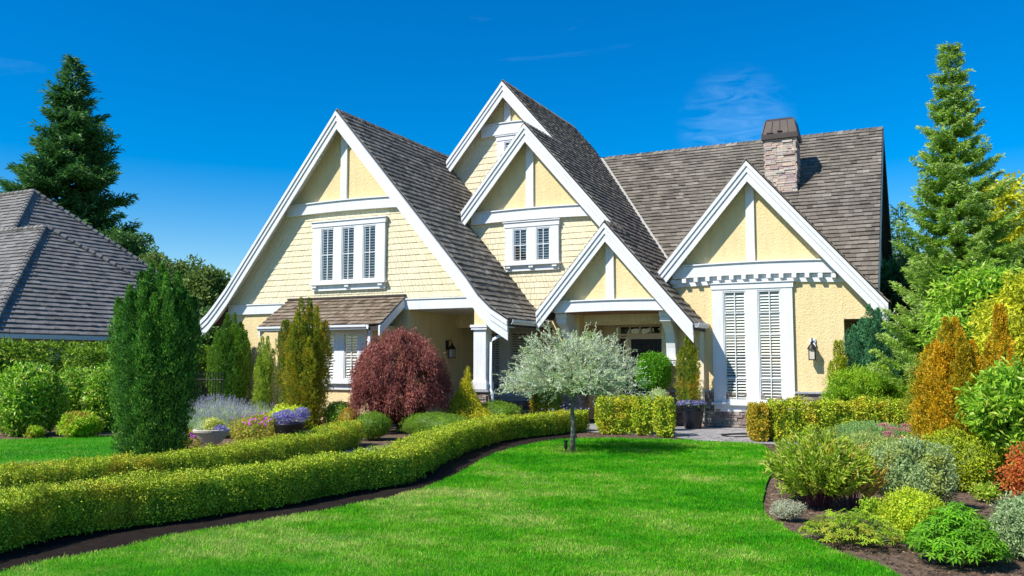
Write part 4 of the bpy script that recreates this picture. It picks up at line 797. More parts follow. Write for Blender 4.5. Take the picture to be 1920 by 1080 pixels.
# maple
def maple(base,r,h):
    g=np.random.default_rng(12); root=thing('maple_tree','domed purple laceleaf maple in front of the porch','maple',(base[0],base[1],0)); P=[];A=[];RR=[]; tb=MB()
    ncl=560
    for i in range(ncl):
        th=g.uniform(0,2*math.pi); u=g.random()**.75; ph=u*math.pi*.56; k=1+.08*math.sin(5*th+3*ph)+g.uniform(-.13,.05)
        c=np.array([base[0]+r*k*math.sin(ph)**.85*math.cos(th),base[1]+r*k*math.sin(ph)**.85*math.sin(th),h*(.42+.56*math.cos(ph)*k) if True else 0]); o=unit(np.array([math.cos(th)*math.sin(ph),math.sin(th)*math.sin(ph),math.cos(ph)*.8]))
        if c[2]<.15: c[2]=g.uniform(.12,.35)
        n=78; q=g.random(n); out=o*[1,1,.1]; pp=c+out*(q*.16)[:,None]+np.array([0,0,-1])*(q**1.4*.30)[:,None]+g.normal(0,.05,(n,3)); P.append(pp); A.append(unit(out*.55+g.normal(0,.42,(n,3))+[0,0,-.75])); RR.append(np.clip(g.random(n)*.6+.4*g.random(),0,1))
        if i%5==0: tb.tube([(base[0],base[1],.25),(base[0]*.5+c[0]*.5,base[1]*.5+c[1]*.5,c[2]*.75+.25),c],[.03,.018,.005],5)
    tb.tube([(base[0],base[1],-.05),(base[0]+.05,base[1],.5),(base[0]-.05,base[1],.9)],[.09,.07,.04],8)
    P=np.concatenate(P);A=np.concatenate(A);RR=np.concatenate(RR); k=P[:,2]>.02; P,A,RR=P[k],A[k],RR[k]; n=len(P)
    m=leafmat('maple_leaf',[(.045,.011,.010),(.12,.032,.028),(.23,.075,.058),(.36,.16,.12)],tint=(.20,.10,.045),ts=2.5,trans=.25,tpos=(.55,.8))
    leafobj('crown',P,A,rdir(n)+[0,0,.0],.085*g.uniform(.6,1.3,n),.015*g.uniform(.7,1.3,n),m,root,None,RR,core((base[0],base[1],h*.45),(r*.8,r*.8,h*.42),1.0,2,.08)); tb.build('trunk',bark,root)
maple((X_(745,16.9,700),17.0),1.0,2.34)
# ------------------------------------------------------------ silver willow standard
def willow():
    b=G(1073,847); root=thing('silver_willow','small silver leaved standard tree in the middle of the lawn edge','willow',(b[0],b[1],0)); g=np.random.default_rng(21); tb=MB()
    zt_=1.02; c=np.array([b[0]+.03,b[1],zt_]); tb.tube([b+[0,0,-.02],b+[.02,0,.35],b+[.0,.01,.7],c],[.052,.042,.038,.04],9); P=[];A=[];RR=[]
    for i in range(380):
        az=g.uniform(0,2*math.pi); q=g.random()**.55; ln=1.42*q*g.uniform(.85,1.08); hgt=1.08*(1-(q)**3.2)*g.uniform(.35,1.05)+g.uniform(-.10,.15)+(.08 if q>.5 else 0)
        e=c+np.array([math.cos(az)*ln,math.sin(az)*ln,max(.02,hgt)-.02]); mid=c+np.array([math.cos(az)*ln*.4,math.sin(az)*ln*.4,hgt*.62+.12]); T=np.linspace(0,1,9)[:,None]; pts=(1-T)**2*c+2*T*(1-T)*mid+T*T*e
        if i%2==0: tb.tube([pts[0],pts[3],pts[6],pts[8]],[.014,.009,.005,.002],4)
        for k in range(8):
            t=g.uniform(.3,1); j=t*8; p0=pts[int(j)]; d=unit(e-mid+g.normal(0,.55,3)*.6+[0,0,.25]); tl=g.uniform(.12,.38); n=15; u=np.linspace(.05,1,n); pp=p0+d*(u*tl)[:,None]+np.array([0,0,-.12])*(u*u*tl)[:,None]
            ct=unit(g.normal(size=(n,3))); P.append(pp); A.append(unit(d*.8+ct*.75+[0,0,.1])); RR.append(np.clip(g.random(n)*.7+.3*g.random(),0,1))
    P=np.concatenate(P);A=np.concatenate(A);RR=np.concatenate(RR);n=len(P)
    m=leafmat('silver_leaf',[(.15,.20,.08),(.28,.34,.19),(.40,.44,.32),(.42,.43,.40)],tint=(.26,.33,.12),ts=3,trans=.2,rough=.5)
    leafobj('crown',P,A,rdir(n)+[0,0,.5],.054*g.uniform(.6,1.3,n),.015*g.uniform(.8,1.3,n),m,root,None,RR); tb.build('trunk',barkg,root,smooth=True)
    poly_sheet('tree_pit',[(b[0]+.36*math.cos(a)*(1+.1*math.sin(3*a))-.05,b[1]+.36*math.sin(a)) for a in np.linspace(0,6.28,20)[:-1]],.006,mulchm)
willow()
b=G(1061,847); o=thing('garden_spotlight','small dark spotlight on a stake beside the silver tree','spotlight',(b[0],b[1],0))
MB().tube([b+[0,0,-.03],b+[0,0,.06]],.012).build('stake',black,o); MB().lathe(b+[0,0,.05],[(.025,0),(.03,.03),(.03,.12),(.038,.15),(.036,.155),(.0,.14)],14).build('lamp_head',black,o)
# ------------------------------------------------------------ conifers
sprm=leafmat('spruce_needle',[(.05,.11,.012),(.12,.22,.022),(.25,.36,.05),(.42,.5,.30)],trans=.2,rough=.6)
conifer('spruce_tree','tall narrow blue green spruce rising right of the house','spruce' and (X_(1808,19.8,700),19.8),tz(1797,70,19.5),1.72,sprm,nb=260,nt=24,per=74,L_=.085,W_=.021,seed=31,rnd=.36,levels=25,droop=.16,zlow=.15,pw=1.0,irr=.5,tipup=.3,sub=.36)
dfm=leafmat('fir_needle',[(.006,.03,.012),(.016,.06,.02),(.04,.115,.03),(.09,.19,.05)],trans=.12)
c=WX(138,105,-62.0)
conifer('fir_tree','huge dark fir towering behind the neighbouring house','tree' and (c[0],c[1]),c[2],7.0,leafmat('far_fir_needle',[(.010,.045,.018),(.028,.09,.022),(.06,.15,.03),(.11,.21,.045)],trans=.15),nb=230,nt=22,per=14,L_=.60,W_=.13,seed=32,rnd=.36,levels=24,droop=.2,zlow=.3,pw=.85,irr=.75,tipup=.15)
conifer('spruce_tree','small distant spruce with a thin leader just right of the house roof',(X_(1692,34,600),34),tz(1693,385,34),1.5,leafmat('distant_spruce',[(.012,.05,.02),(.03,.09,.03),(.07,.16,.04),(.12,.22,.05)],trans=.1),nb=110,nt=9,per=9,L_=.22,W_=.07,seed=33,pw=.9,zlow=.1)
conifer('spruce_tree','dark conifer behind the blue green spruce beside the house',(X_(1700,27,600),27),tz(1700,500,27),2.0,dfm,nb=110,nt=12,per=12,L_=.2,W_=.07,seed=34,pw=.6,zlow=.02,irr=.4)
# ------------------------------------------------------------ background trees
bgm=leafmat('background_leaf',[(.015,.05,.012),(.04,.095,.02),(.08,.15,.03),(.14,.21,.06)],trans=.2)
bgy=leafmat('olive_background_leaf',[(.04,.08,.015),(.09,.14,.025),(.16,.21,.05)],trans=.25)
for px,py,Y,r,sd,mm,lab in ((245,432,42,2.6,1,bgm,'airy dark green tree just right of the neighbour roof'),(300,480,40,2.2,2,bgy,'low olive tree between the neighbour roof and the yew top'),(360,488,46,2.5,3,bgy,'rounded tree behind the big yew, left of the gable'),(385,512,31.5,2.3,4,bgy,'small tree tucked against the left roof edge'),(398,600,27,1.5,6,bgm,'dark leafy tree in the gap under the left roof foot'),(330,520,38,2.6,5,bgm,'dark bushy tree low behind the big yew')):
    X=X_(px,Y,py); Z=tz(px,py,Y)+.1; broad('background_tree',lab,(X,Y),Z,(r,r,Z*.42),mm,ncl=130,per=150,L_=.26,W_=.15,cr=.75,group='trees far behind the garden',seed=50+sd,trunk=.2,zc=Z*.57)
yel=leafmat('yellow_leaf',[(.10,.15,.01),(.26,.28,.012),(.45,.42,.02),(.62,.52,.05)],trans=.35)
broad('yellow_tree','yellow leaved tree at the right edge behind the spruce',(X_(1915,24,500),24.),tz(1905,325,24),(1.35,1.3,2.8),yel,ncl=190,per=150,L_=.12,W_=.07,cr=.38,seed=60,trunk=.1)
broad('yellow_tree','second yellow green tree low between the spruce and the orange shrub',(X_(1870,21.5,600),21.5),tz(1870,440,21.5),(1.0,1.0,1.8),leafmat('lime_leaf',[(.08,.14,.01),(.18,.26,.014),(.34,.38,.03)],trans=.35),ncl=110,per=130,L_=.11,W_=.065,cr=.38,seed=61,trunk=.08)
for px,py,Y,r,sd,lab in ((1725,470,30,1.8,1,'dark leafy tree in the gap right of the house'),(1660,430,45,2.5,2,'distant airy tree peeping out beside the right roof edge'),(1960,420,28,2.6,3,'dark green tree beyond the yellow tree')):
    X=X_(px,Y,py); Z=tz(px,py,Y); broad('background_tree',lab,(X,Y),Z,(r,r,Z*.42),bgm,ncl=90,per=170,L_=.16,W_=.1,cr=.6,group='trees far behind the garden',seed=70+sd,trunk=.15,zc=Z*.56)
# ------------------------------------------------------------ left garden
rhm=leafmat('laurel_leaf',[(.04,.12,.006),(.09,.21,.01),(.19,.34,.016),(.40,.52,.10)],trans=.22,rough=.3,spec=.5)
for i,(px,py,hw,top,lab) in enumerate(((22,818,52,700,'round glossy green shrub at the left edge of the picture'),(122,800,48,706,'round glossy green shrub, middle of the three by the side lawn'),(192,808,42,700,'round glossy green shrub right beside the big yew'))):
    b=G(px,py); s=scl(b); h=(py-top)*s*1.0; r=hw*s; bush('laurel_bush',lab,'shrub',(b[0]-.2,b[1]+r*.8),(r*1.06,r,h*.53),rhm,n=11000,L_=.11,W_=.045,lump=.10,lf=3,sq=2.5,seed=i,group='round shrubs beside the side lawn',rnd=.9,up=.35)
hy=leafmat('hydrangea_leaf',[(.11,.20,.008),(.22,.34,.014),(.34,.43,.03)],tint=(.26,.17,.03),ts=3,trans=.35)
b=G(132,820); bush('small_shrub','small pale green shrub in front of the round glossy shrubs','shrub',(b[0],b[1]+.2),(.42,.36,.24),hy,n=2600,L_=.08,W_=.04,lump=.2)
b=G(57,820); bush('small_shrub','tiny bright green clump on the soil near the left edge','shrub',(b[0],b[1]+.1),(.15,.15,.1),hy,n=500,L_=.06,W_=.035,lump=.2)
b=G(20,740); p=W(22,700,17.5); broad('japanese_snowball','layered shrub with pinkish tips behind the left round shrub',(p[0],17.5),tz(20,640,17.5),(1.0,.8,.5),leafmat('pink_green_leaf',[(.08,.15,.02),(.16,.26,.03),(.30,.36,.06),(.42,.26,.12)],trans=.35),ncl=60,per=110,L_=.12,W_=.06,cr=.3,seed=80,trunk=.04,cat='shrub',zc=1.55)
p=W(10,625,20); broad('sapling','thin leafy sapling tip at the far left in front of the hedge',(p[0]-.4,20),tz(15,612,20),(.5,.4,.5),leafmat('pink_green_leaf',[(1,1,1),(1,1,1)]),ncl=26,per=45,L_=.12,W_=.06,cr=.22,seed=81,trunk=.03,cat='sapling')
# lattice and iron fence
def fence(p0,p1,h,n,m,name,lab,rails=(.15,.85),r=.012):
    p0=np.array([*p0,0.]);p1=np.array([*p1,0.]); o=thing(name,lab,'fence',p0); mb=MB()
    for k in range(n): q=p0+(p1-p0)*k/(n-1); mb.tube([q+[0,0,-.03],q+[0,0,h]],r,5)
    mb.build('picket',m,o); mb=MB()
    for f in rails: mb.tube([p0+[0,0,h*f],p1+[0,0,h*f]],r*1.2,5)
    mb.build('rail',m,o)
fence((X_(365,16.5,700),16.5),(X_(420,16.5,700),16.5),1.35,12,black,'iron_fence','black iron fence section showing between the big yew and the cedar')
a=G(40,806); b2=G(95,806); fence(a[:2]+[-1,2.0],b2[:2]+[-.6,2.0],.30,16,mat('pale_fence',(.6,.62,.62),.6),'picket_fence','tiny pale picket edging seen between two round shrubs',r=.014)
fence((X_(1664,23.5,700),23.6),(X_(1720,23.5,700),23.6),1.4,6,black,'rail_fence','dark rail fence in the shade behind the dwarf pine',rails=(.3,.5,.7,.9),r=.025)
# lavender
def tuft(name,label,cat,c,rad,h,n,mstem,mfl=None,fl=.0,seed=0,Lf=.05,spread=.35,sw=.006,fp=.8,flw=.012):
    g=np.random.default_rng(seed); root=thing(name,label,cat,(c[0],c[1],0)); a=g.uniform(0,6.283,n); q=np.sqrt(g.random(n)); B=np.stack([c[0]+q*rad[0]*np.cos(a),c[1]+q*rad[1]*np.sin(a),np.zeros(n)],-1)
    D=unit(np.stack([np.cos(a)*q*spread,np.sin(a)*q*spread,np.ones(n)],-1)+g.normal(0,.12,(n,3))); hh=h*g.uniform(.55,1.08,n)*(1-.25*q*q)
    leafobj('stem',B,D,rdir(n),hh,np.full(n,sw),mstem,root)
    # short leaves low on the stems
    k=n*3; j=g.integers(0,n,k); t=g.random(k)*.62; Pn=B[j]+D[j]*(hh[j]*t)[:,None]; leafobj('leaf',Pn,unit(D[j]+g.normal(0,.45,(k,3))),rdir(k),Lf*g.uniform(.6,1.4,k),np.full(k,sw*1.5),mstem,root)
    if mfl is not None:
        f=g.random(n)<fp; T=(B+D*hh[:,None]*.98)[f]; Df=D[f]; m_=len(T); kk=7; Pn=np.concatenate([T-Df*fl*i/kk for i in range(kk)]); leafobj('flower',Pn,unit(np.tile(Df,(kk,1))*.6+g.normal(0,.6,(m_*kk,3))),rdir(m_*kk),fl*.35,flw,mfl,root)
    return root
greyg=leafmat('lavender_stem',[(.20,.28,.13),(.30,.38,.20),(.42,.46,.32)],trans=.2); purp=leafmat('lavender_flower',[(.12,.10,.20),(.20,.18,.30),(.28,.26,.38)],trans=.25)
tuft('lavender','wide lavender clump with purple flower spikes behind the stone urn','lavender',(X_(405,14.2,780),14.2),(.72,.5),.88,2600,greyg,purp,.08,seed=1,spread=.55,sw=.008,Lf=.09,flw=.012,fp=.42)
tuft('grey_perennial','silvery feathery perennial right of the lavender','perennial',(X_(485,15.2,780),15.2),(.5,.35),.72,1500,leafmat('silver_stem',[(.22,.28,.16),(.36,.42,.28)],trans=.2),purp,.04,seed=2,spread=.5,fp=.12)
# stone urn and plants
def urn(b,label,r=.29,h=.32,m=None,name='stone_urn'):
    o=thing(name,label,'urn',(b[0],b[1],0)); m=m or mat('pale_stone',(.50,.47,.40),.85,.15,6,bs=.4,bd=.01)
    MB().box(b[0]-.13,b[0]+.13,b[1]-.13,b[1]+.13,-.02,.08).build('plinth',m,o,bevel=.01)
    MB().lathe((b[0],b[1],.08),[(.11,0),(.10,.03),(.085,.06),(.12,.09),(r*.62,.14),(r*.78,.2),(r*.92,.26),(r,.30),(r*1.08,.31),(r*1.1,.345),(r*1.04,.36),(r*.9,.35),(r*.85,.3),(0,.3)],32).build('bowl',m,o,smooth=False)
ub=(X_(396,11.35,845),11.35); urn(ub,'pale stone urn bowl planted with small flowers behind the low hedge')
vb=leafmat('violet_petal',[(.10,.085,.24),(.17,.155,.34),(.27,.25,.42)],trans=.3); yb=leafmat('variegated_leaf',[(.28,.34,.04),(.50,.50,.10),(.68,.62,.25)],trans=.3)
def clump(name,label,cat,c,rad,m,n,L_,W_,seed=0,**k): return bush(name,label,cat,(c[0],c[1]),rad,m,n=n,L_=L_,W_=W_,lump=.25,lf=4,seed=seed,zc=c[2],cs=.4,**k)
clump('urn_planting','yellow variegated foliage plant in the stone urn','plant',(ub[0]+.02,ub[1],.50),(.15,.15,.10),yb,900,.045,.028,1)
clump('urn_planting','grey green trailing plant on the left side of the stone urn','plant',(ub[0]-.17,ub[1]-.02,.46),(.15,.14,.09),greyg,900,.035,.01,2)
clump('urn_planting','violet flowers on the right rim of the stone urn','flowers',(ub[0]+.22,ub[1]-.02,.44),(.09,.1,.06),vb,350,.03,.022,3)
ub2=(X_(542,13.4,830),13.4); o=thing('flower_bowl','low dark bowl overflowing with violet blue flowers behind the second hedge','bowl',(*ub2,0)); MB().lathe((*ub2,.0),[(.2,0),(.25,.15),(.30,.36),(.32,.40),(.3,.42),(.26,.38),(0,.36)],28).build('bowl',black,o,smooth=True)
clump('bowl_flowers','violet blue flower heads spilling over the dark bowl, left part','flowers',(ub2[0]-.12,ub2[1],.52),(.24,.2,.11),vb,1500,.03,.022,4); clump('bowl_flowers','violet blue flower heads on the right of the dark bowl','flowers',(ub2[0]+.24,ub2[1]+.05,.57),(.15,.15,.11),vb,900,.03,.022,5)
cg=leafmat('chartreuse_leaf',[(.22,.34,.01),(.40,.52,.02),(.62,.68,.08)],trans=.35)
clump('hosta','bright yellow green leafy plant behind the violet flower bowl','plant',(X_(537,14.1,800),14.1,.42),(.42,.3,.24),cg,1600,.075,.045,6)
mixm=leafmat('mixed_bed_leaf',[(.10,.16,.02),(.22,.28,.03),(.38,.34,.05),(.40,.16,.04)],trans=.3)
clump('flower_clump','low mixed green and orange flower clump between urn and dark bowl','plant',(X_(478,13.2,830),13.2,.26),(.5,.4,.26),mixm,4200,.04,.025,7)
clump('flower_clump','low flower clump with magenta blooms at the foot of the big yew','plant',(X_(345,11.2,850),11.2,.2),(.3,.28,.2),mixm,2200,.035,.022,8)
def blooms(label,c,rad,n,m,sz=.035,seed=0):
    g=np.random.default_rng(seed); root=thing('flowering_plant',label,'flowers',c)
    for i in range(n):
        p=np.array(c)+g.normal(0,1,3)*np.array(rad)*.6; nn=unit(np.array([0,-.6,.7])+g.normal(0,.3,3)); t=unit(np.cross(nn,[1,0,0])); u=np.cross(nn,t); A=[t*math.cos(k*1.2566)+u*math.sin(k*1.2566)+nn*.2 for k in range(5)]
        leafobj('flower',np.tile(p,(5,1)),np.array(A),np.tile(nn,(5,1)),sz,sz*.8,m,root)
mg=leafmat('magenta_petal',[(.28,.03,.45),(.42,.05,.55)],trans=.3)
blooms('magenta violet blooms dotted over the clump at the foot of the yew',(X_(352,11.1,850),11.0,.36),(.28,.2,.08),16,mg,seed=1)
blooms('violet blooms scattered over the orange clump beside the lavender',(X_(484,13.0,830),12.95,.46),(.42,.2,.1),22,mg,seed=2)
# mounds beside the path
heath=leafmat('heather_leaf',[(.05,.11,.008),(.10,.18,.01),(.18,.27,.016)],trans=.2)
bush('green_mound','rounded fine textured green mound at the end of the second low hedge','shrub',(X_(692,14.9,815),15.0),(.36,.36,.27),heath,n=9000,L_=.03,W_=.012,lump=.05,cs=.9)
bush('green_mound','low spreading green mound in front of the purple maple','shrub',(X_(800,15.6,810),16.0),(.78,.45,.25),heath,n=14000,L_=.03,W_=.012,lump=.08,cs=.9)
bush('green_mound','dim green spreading juniper right of the yellow shrub','shrub',(X_(925,19,790),19.2),(.6,.4,.3),heath,n=7000,L_=.04,W_=.014,lump=.1)
bush('bronze_mound','small bronze orange mound between the green mound and the maple','shrub',(X_(646,15.8,790),16.0),(.26,.26,.28),leafmat('bronze_leaf',[(.14,.12,.01),(.26,.18,.015),(.34,.22,.02)],trans=.2),n=3000,L_=.03,W_=.014,lump=.06)
bush('green_shrub','bright green rounded shrub under the bay window','shrub',(X_(625,16.8,780),17.0),(.36,.3,.30),rhm,n=3000,L_=.05,W_=.03,lump=.12)
# yellow thread cypress
def fountain(name,label,c,r,h,m,n=700,seed=0,per=14,L_=.07,W_=.012,cat='shrub'):
    g=np.random.default_rng(seed); P=[];A=[];RR=[]
    for i in range(n):
        az=g.uniform(0,6.283); q=g.random()**.6; e=np.array([math.cos(az)*r*q,math.sin(az)*r*q,0]); hh=h*(1.15-q*.75)*g.uniform(.7,1.1); T=np.linspace(.25,1,per)[:,None]; mid=e*.45+[0,0,hh*1.1]; end=e*1.08+[0,0,hh*.62]; pts=2*T*(1-T)*mid+T*T*end+np.array([c[0],c[1],0]); d=np.gradient(pts,axis=0); P.append(pts+g.normal(0,.008,pts.shape)); A.append(unit(unit(d)+g.normal(0,.3,pts.shape))); RR.append(np.clip(g.random(per)*.5+.5*g.random(),0,1))
    P=np.concatenate(P);A=np.concatenate(A);RR=np.concatenate(RR); k=P[:,2]>0; o=leafobj(name,P[k],A[k],rdir(k.sum()),L_,W_,m,None,(c[0],c[1],0),RR[k],core((c[0],c[1],h*.3),(r*.6,r*.6,h*.32),1.0)); return tag(o,label,cat)
fountain('thread_cypress','bright yellow thread leaved shrub between the maple and the porch column',(X_(872,17.9,760),17.9),.60,1.28,leafmat('gold_thread',[(.16,.17,.006),(.34,.32,.012),(.46,.41,.03)],trans=.3),n=2200,seed=3,W_=.018)
fountain('thread_cypress','taller yellow wispy shrub behind the bright thread leaved one',(X_(872,18.6,740),18.7),.35,1.75,leafmat('gold_thread',[(1,1,1),(1,1,1)]),n=300,seed=4)
# small shrubs against the shaded porch
dg=leafmat('shade_shrub_leaf',[(.05,.10,.01),(.11,.17,.012),(.2,.24,.02)],trans=.2)
bush('globe_shrub','round clipped golden shrub in the shade under the silver tree','shrub',(X_(1018,21.2,740),21.2),(.33,.33,.4),gold,n=4000,L_=.04,W_=.022,lump=.05,zc=.55)
bush('globe_shrub','small green cone shrub in the shade under the silver tree','shrub',(X_(1042,20.9,740),20.9),(.15,.15,.36),dg,n=1800,L_=.04,W_=.022,lump=.05,zc=.55)
blooms('dim violet bedding flowers in the shade behind the low hedge',(X_(1070,20.4,760),20.4,.42),(.5,.2,.08),14,vb,seed=3,sz=.03)
# topiary ball in pot
tb_=(X_(1223,20.9,700),21.0); o=thing('topiary_ball','round clipped bright green ball on a stem in a dark urn by the front door','topiary',(*tb_,0)); gl=leafmat('bright_box_leaf',[(.03,.11,.005),(.08,.22,.01),(.17,.36,.015)],trans=.25)
c=(tb_[0],tb_[1],tz(1223,697,21.0)); P,Nn=shell(15000,c,(.38,.38,.42),.05,3,.12,2.8); n=len(P); leafobj('foliage',P,unit(Nn+rdir(n)*.8),unit(Nn+rdir(n)*.8),.04*rng.uniform(.6,1.3,n),.026,gl,o,None,None,core(c,(.38,.38,.42),.9,2.8,.05)); MB().tube([(tb_[0],tb_[1],.5),(tb_[0],tb_[1],1.1)],.03,7).build('stem',bark,o)
o=thing('urn_pot','dark glazed urn under the topiary ball beside the door','pot',(*tb_,0)); MB().lathe((*tb_,0),[(.2,0),(.2,.05),(.12,.1),(.12,.16),(.24,.3),(.30,.48),(.32,.62),(.35,.66),(.33,.68),(.28,.62),(0,.6)],28).build('pot',mat('dark_glaze',(.04,.045,.05),.2),o,smooth=True)
bush('grey_shrub','small grey green round shrub behind the hedge blocks','shrub',(X_(1232,19.6,740),19.7),(.24,.24,.28),leafmat('sage_leaf',[(.14,.20,.07),(.26,.33,.14),(.42,.46,.24)],trans=.25),n=2500,L_=.04,W_=.014,lump=.08,zc=.68)
# glossy black pot with pansies
pb=(X_(1295,20.55,790),20.75); o=thing('glossy_pot','tall glossy black planter on the patio in front of the yellow pillar','planter',(*pb,0))
MB().lathe((*pb,-.01),[(.19,0),(.20,.02),(.24,.25),(.27,.42),(.275,.47),(.262,.49),(.285,.51),(.295,.56),(.28,.575),(.255,.56),(.24,.5),(0,.49)],36).build('pot',mat('black_glaze',(.008,.010,.016),.22,spec=.4),o,smooth=True)
clump('pansies','blue violet pansies round the rim of the glossy black planter','flowers',(pb[0],pb[1]-.02,.60),(.30,.27,.075),vb,1500,.04,.032,9,rnd=1.0)
clump('pansy_leaves','green leaves under the blue violet pansies in the black planter','plant',(pb[0],pb[1]-.0,.565),(.27,.24,.07),gl,900,.05,.03,10)
# yard sign
sb=(X_(964,19.6,775),19.6); o=thing('yard_sign','small white sign with a blue and yellow mark behind the low hedge','sign',(*sb,0)); sx=.11; sz=tz(964,768.5,19.6)
MB().box(sb[0]-sx,sb[0]+sx,sb[1]-.01,sb[1]+.01,sz-.16,sz).build('panel',mat('sign_white',(.75,.75,.66),.5),o); MB().box(sb[0]-.012,sb[0]+.012,sb[1]+.011,sb[1]+.03,-.02,.4).build('stake',black,o)
MB().prism([(sb[0]-.05,sz-.12),(sb[0]+.05,sz-.12),(sb[0]+.05,sz-.09),(sb[0]+.0,sz-.075),(sb[0]-.05,sz-.09)],sb[1]-.014,sb[1]-.0105).build('mark',mat('sign_blue',(.10,.25,.55),.5),o); MB().box(sb[0]-.08,sb[0]+.06,sb[1]-.014,sb[1]-.0105,sz-.05,sz-.03).build('stripe',mat('sign_yellow',(.7,.55,.1),.5),o)
# ------------------------------------------------------------ right bed
orm=leafmat('orange_berberis_leaf',[(.13,.14,.008),(.26,.21,.008),(.42,.25,.008),(.46,.29,.02)],trans=.3)
def colshrub(name,label,c,r,h,m,n,L_=.032,W_=.022,seed=0,m2=None,lump=.22): return bush(name,label,'shrub',c,(r,r*.9,h*.5),m,n=n,L_=L_,W_=W_,lump=lump,lf=4.5,depth=.45,sq=2.3,seed=seed,cs=.68,rnd=1.0)
b=G(1790,915)
spires('orange_shrub','tall orange leaved columnar shrub in the right bed','shrub',(b[0]+.04,b[1]+.45),.46,.40,(915-598)*scl(b),orm,ns=22,n=66000,L_=.036,W_=.024,seed=1,sr=.16,vase=.8,tip=.36,shrink=.2)
spires('orange_shrub','second orange leaved shoot rising behind near the right edge','shrub',(X_(1876,13.4,650),13.4),.22,.22,tz(1872,572,13.4),orm,ns=6,n=20000,L_=.036,W_=.024,seed=2,sr=.20,vase=.8,tip=.45,shrink=.4)
gy=leafmat('yellowgreen_leaf',[(.10,.15,.008),(.22,.28,.012),(.38,.40,.02)],trans=.3)
bush('golden_shrub','yellow green shrub at the foot of the orange column',"shrub",(b[0]+.05,b[1]-.02),(.50,.38,.36),gy,n=14000,L_=.032,W_=.022,lump=.2,depth=.4)
c=(X_(1732,15.8,650),15.8); broad('golden_shrub','narrow yellow green upright shrub left of the orange column',c,tz(1732,636,15.8),(.26,.26,.75),leafmat('olive_column_leaf',[(.08,.12,.008),(.18,.20,.012),(.34,.30,.02)],trans=.25),ncl=80,per=200,L_=.04,W_=.02,cr=.17,seed=4,trunk=.03,cat='shrub',zc=.95)
dgw=leafmat('dogwood_leaf',[(.05,.14,.01),(.12,.25,.016),(.24,.38,.03),(.40,.48,.08)],trans=.35,rough=.4)
broad('dogwood','big leaved green shrub at the right edge below the yellow tree',(X_(1915,12.5,800),12.5),tz(1905,700,12.5),(.52,.5,.56),dgw,ncl=90,per=85,L_=.11,W_=.045,cr=.22,seed=90,trunk=.03,cat='shrub',zc=1.02)
broad('weigela','arching shrub with long green leaves and reddish stems between spruce and orange column',(X_(1840,16.0,600),16.2),tz(1830,530,16.2),(.85,.7,.9),dgw,ncl=100,per=70,L_=.13,W_=.05,cr=.32,seed=91,trunk=.03,cat='shrub',zc=2.3,leafdroop=.5)
broad('weigela','yellow green leafy bush at the right edge above the dogwood',(X_(1935,15.0,600),15.0),tz(1925,600,15.0),(.75,.7,.9),yel,ncl=110,per=80,L_=.10,W_=.045,cr=.32,seed=92,trunk=.03,cat='shrub',zc=2.0,leafdroop=.4)
red=leafmat('red_azalea_leaf',[(.14,.13,.015),(.34,.12,.02),(.55,.09,.03),(.30,.30,.04)],trans=.3)
broad('azalea','red and green leaved azalea at the right edge of the bed',(1.02,10.6),tz(1905,830,10.6),(.40,.4,.36),red,ncl=60,per=95,L_=.04,W_=.022,cr=.13,seed=93,trunk=.02,cat='shrub',zc=.45)
# lavender-grey mound, sedum, santolina ...
gr=leafmat('grey_green_leaf',[(.09,.15,.05),(.17,.24,.10),(.28,.34,.18)],trans=.2)
b=G(1625,852); bush('grey_mound','wide grey green cushion shrub in front of the right hedge','shrub',(b[0]+.05,b[1]+.3),(.72,.45,.26),leafmat('cushion_leaf',[(.07,.14,.035),(.13,.22,.06),(.22,.31,.12)],trans=.2),n=16000,L_=.04,W_=.012,lump=.08,cs=.9)
b=G(1622,905); bush('grey_mound','loose green rosemary like shrub between the two grey cushions','shrub',(b[0],b[1]+.35),(.52,.4,.30),leafmat('rosemary_leaf',[(.10,.17,.04),(.22,.28,.07),(.34,.36,.12)],trans=.25),n=10000,L_=.05,W_=.012,lump=.2)
sed=leafmat('sedum_flower',[(.26,.10,.11),(.34,.16,.16),(.38,.24,.22)],trans=.2)
c=(X_(1700,13.6,840),13.7); sroot=tuft('sedum','pale green sedum with flat dusty pink flower heads','sedum',c,(.34,.25),.62,90,cg,None,seed=5,Lf=.08,spread=.5,sw=.02)
clump('sedum_foliage','yellow green leaves round the sedum stems','plant',(c[0],c[1],.26),(.33,.25,.24),cg,1500,.06,.035,11)
for i in range(11):
    g=random.Random(i); q=(c[0]-.38+.62*g.random(),c[1]-.25+.3*g.random(),.50+.26*g.random()); 
    P,Nn=shell(220,q,(.07,.06,.02),.1); leafobj('flower_head',P,unit(Nn+[0,0,1]),rdir(len(P)),.016,.014,sed,sroot)
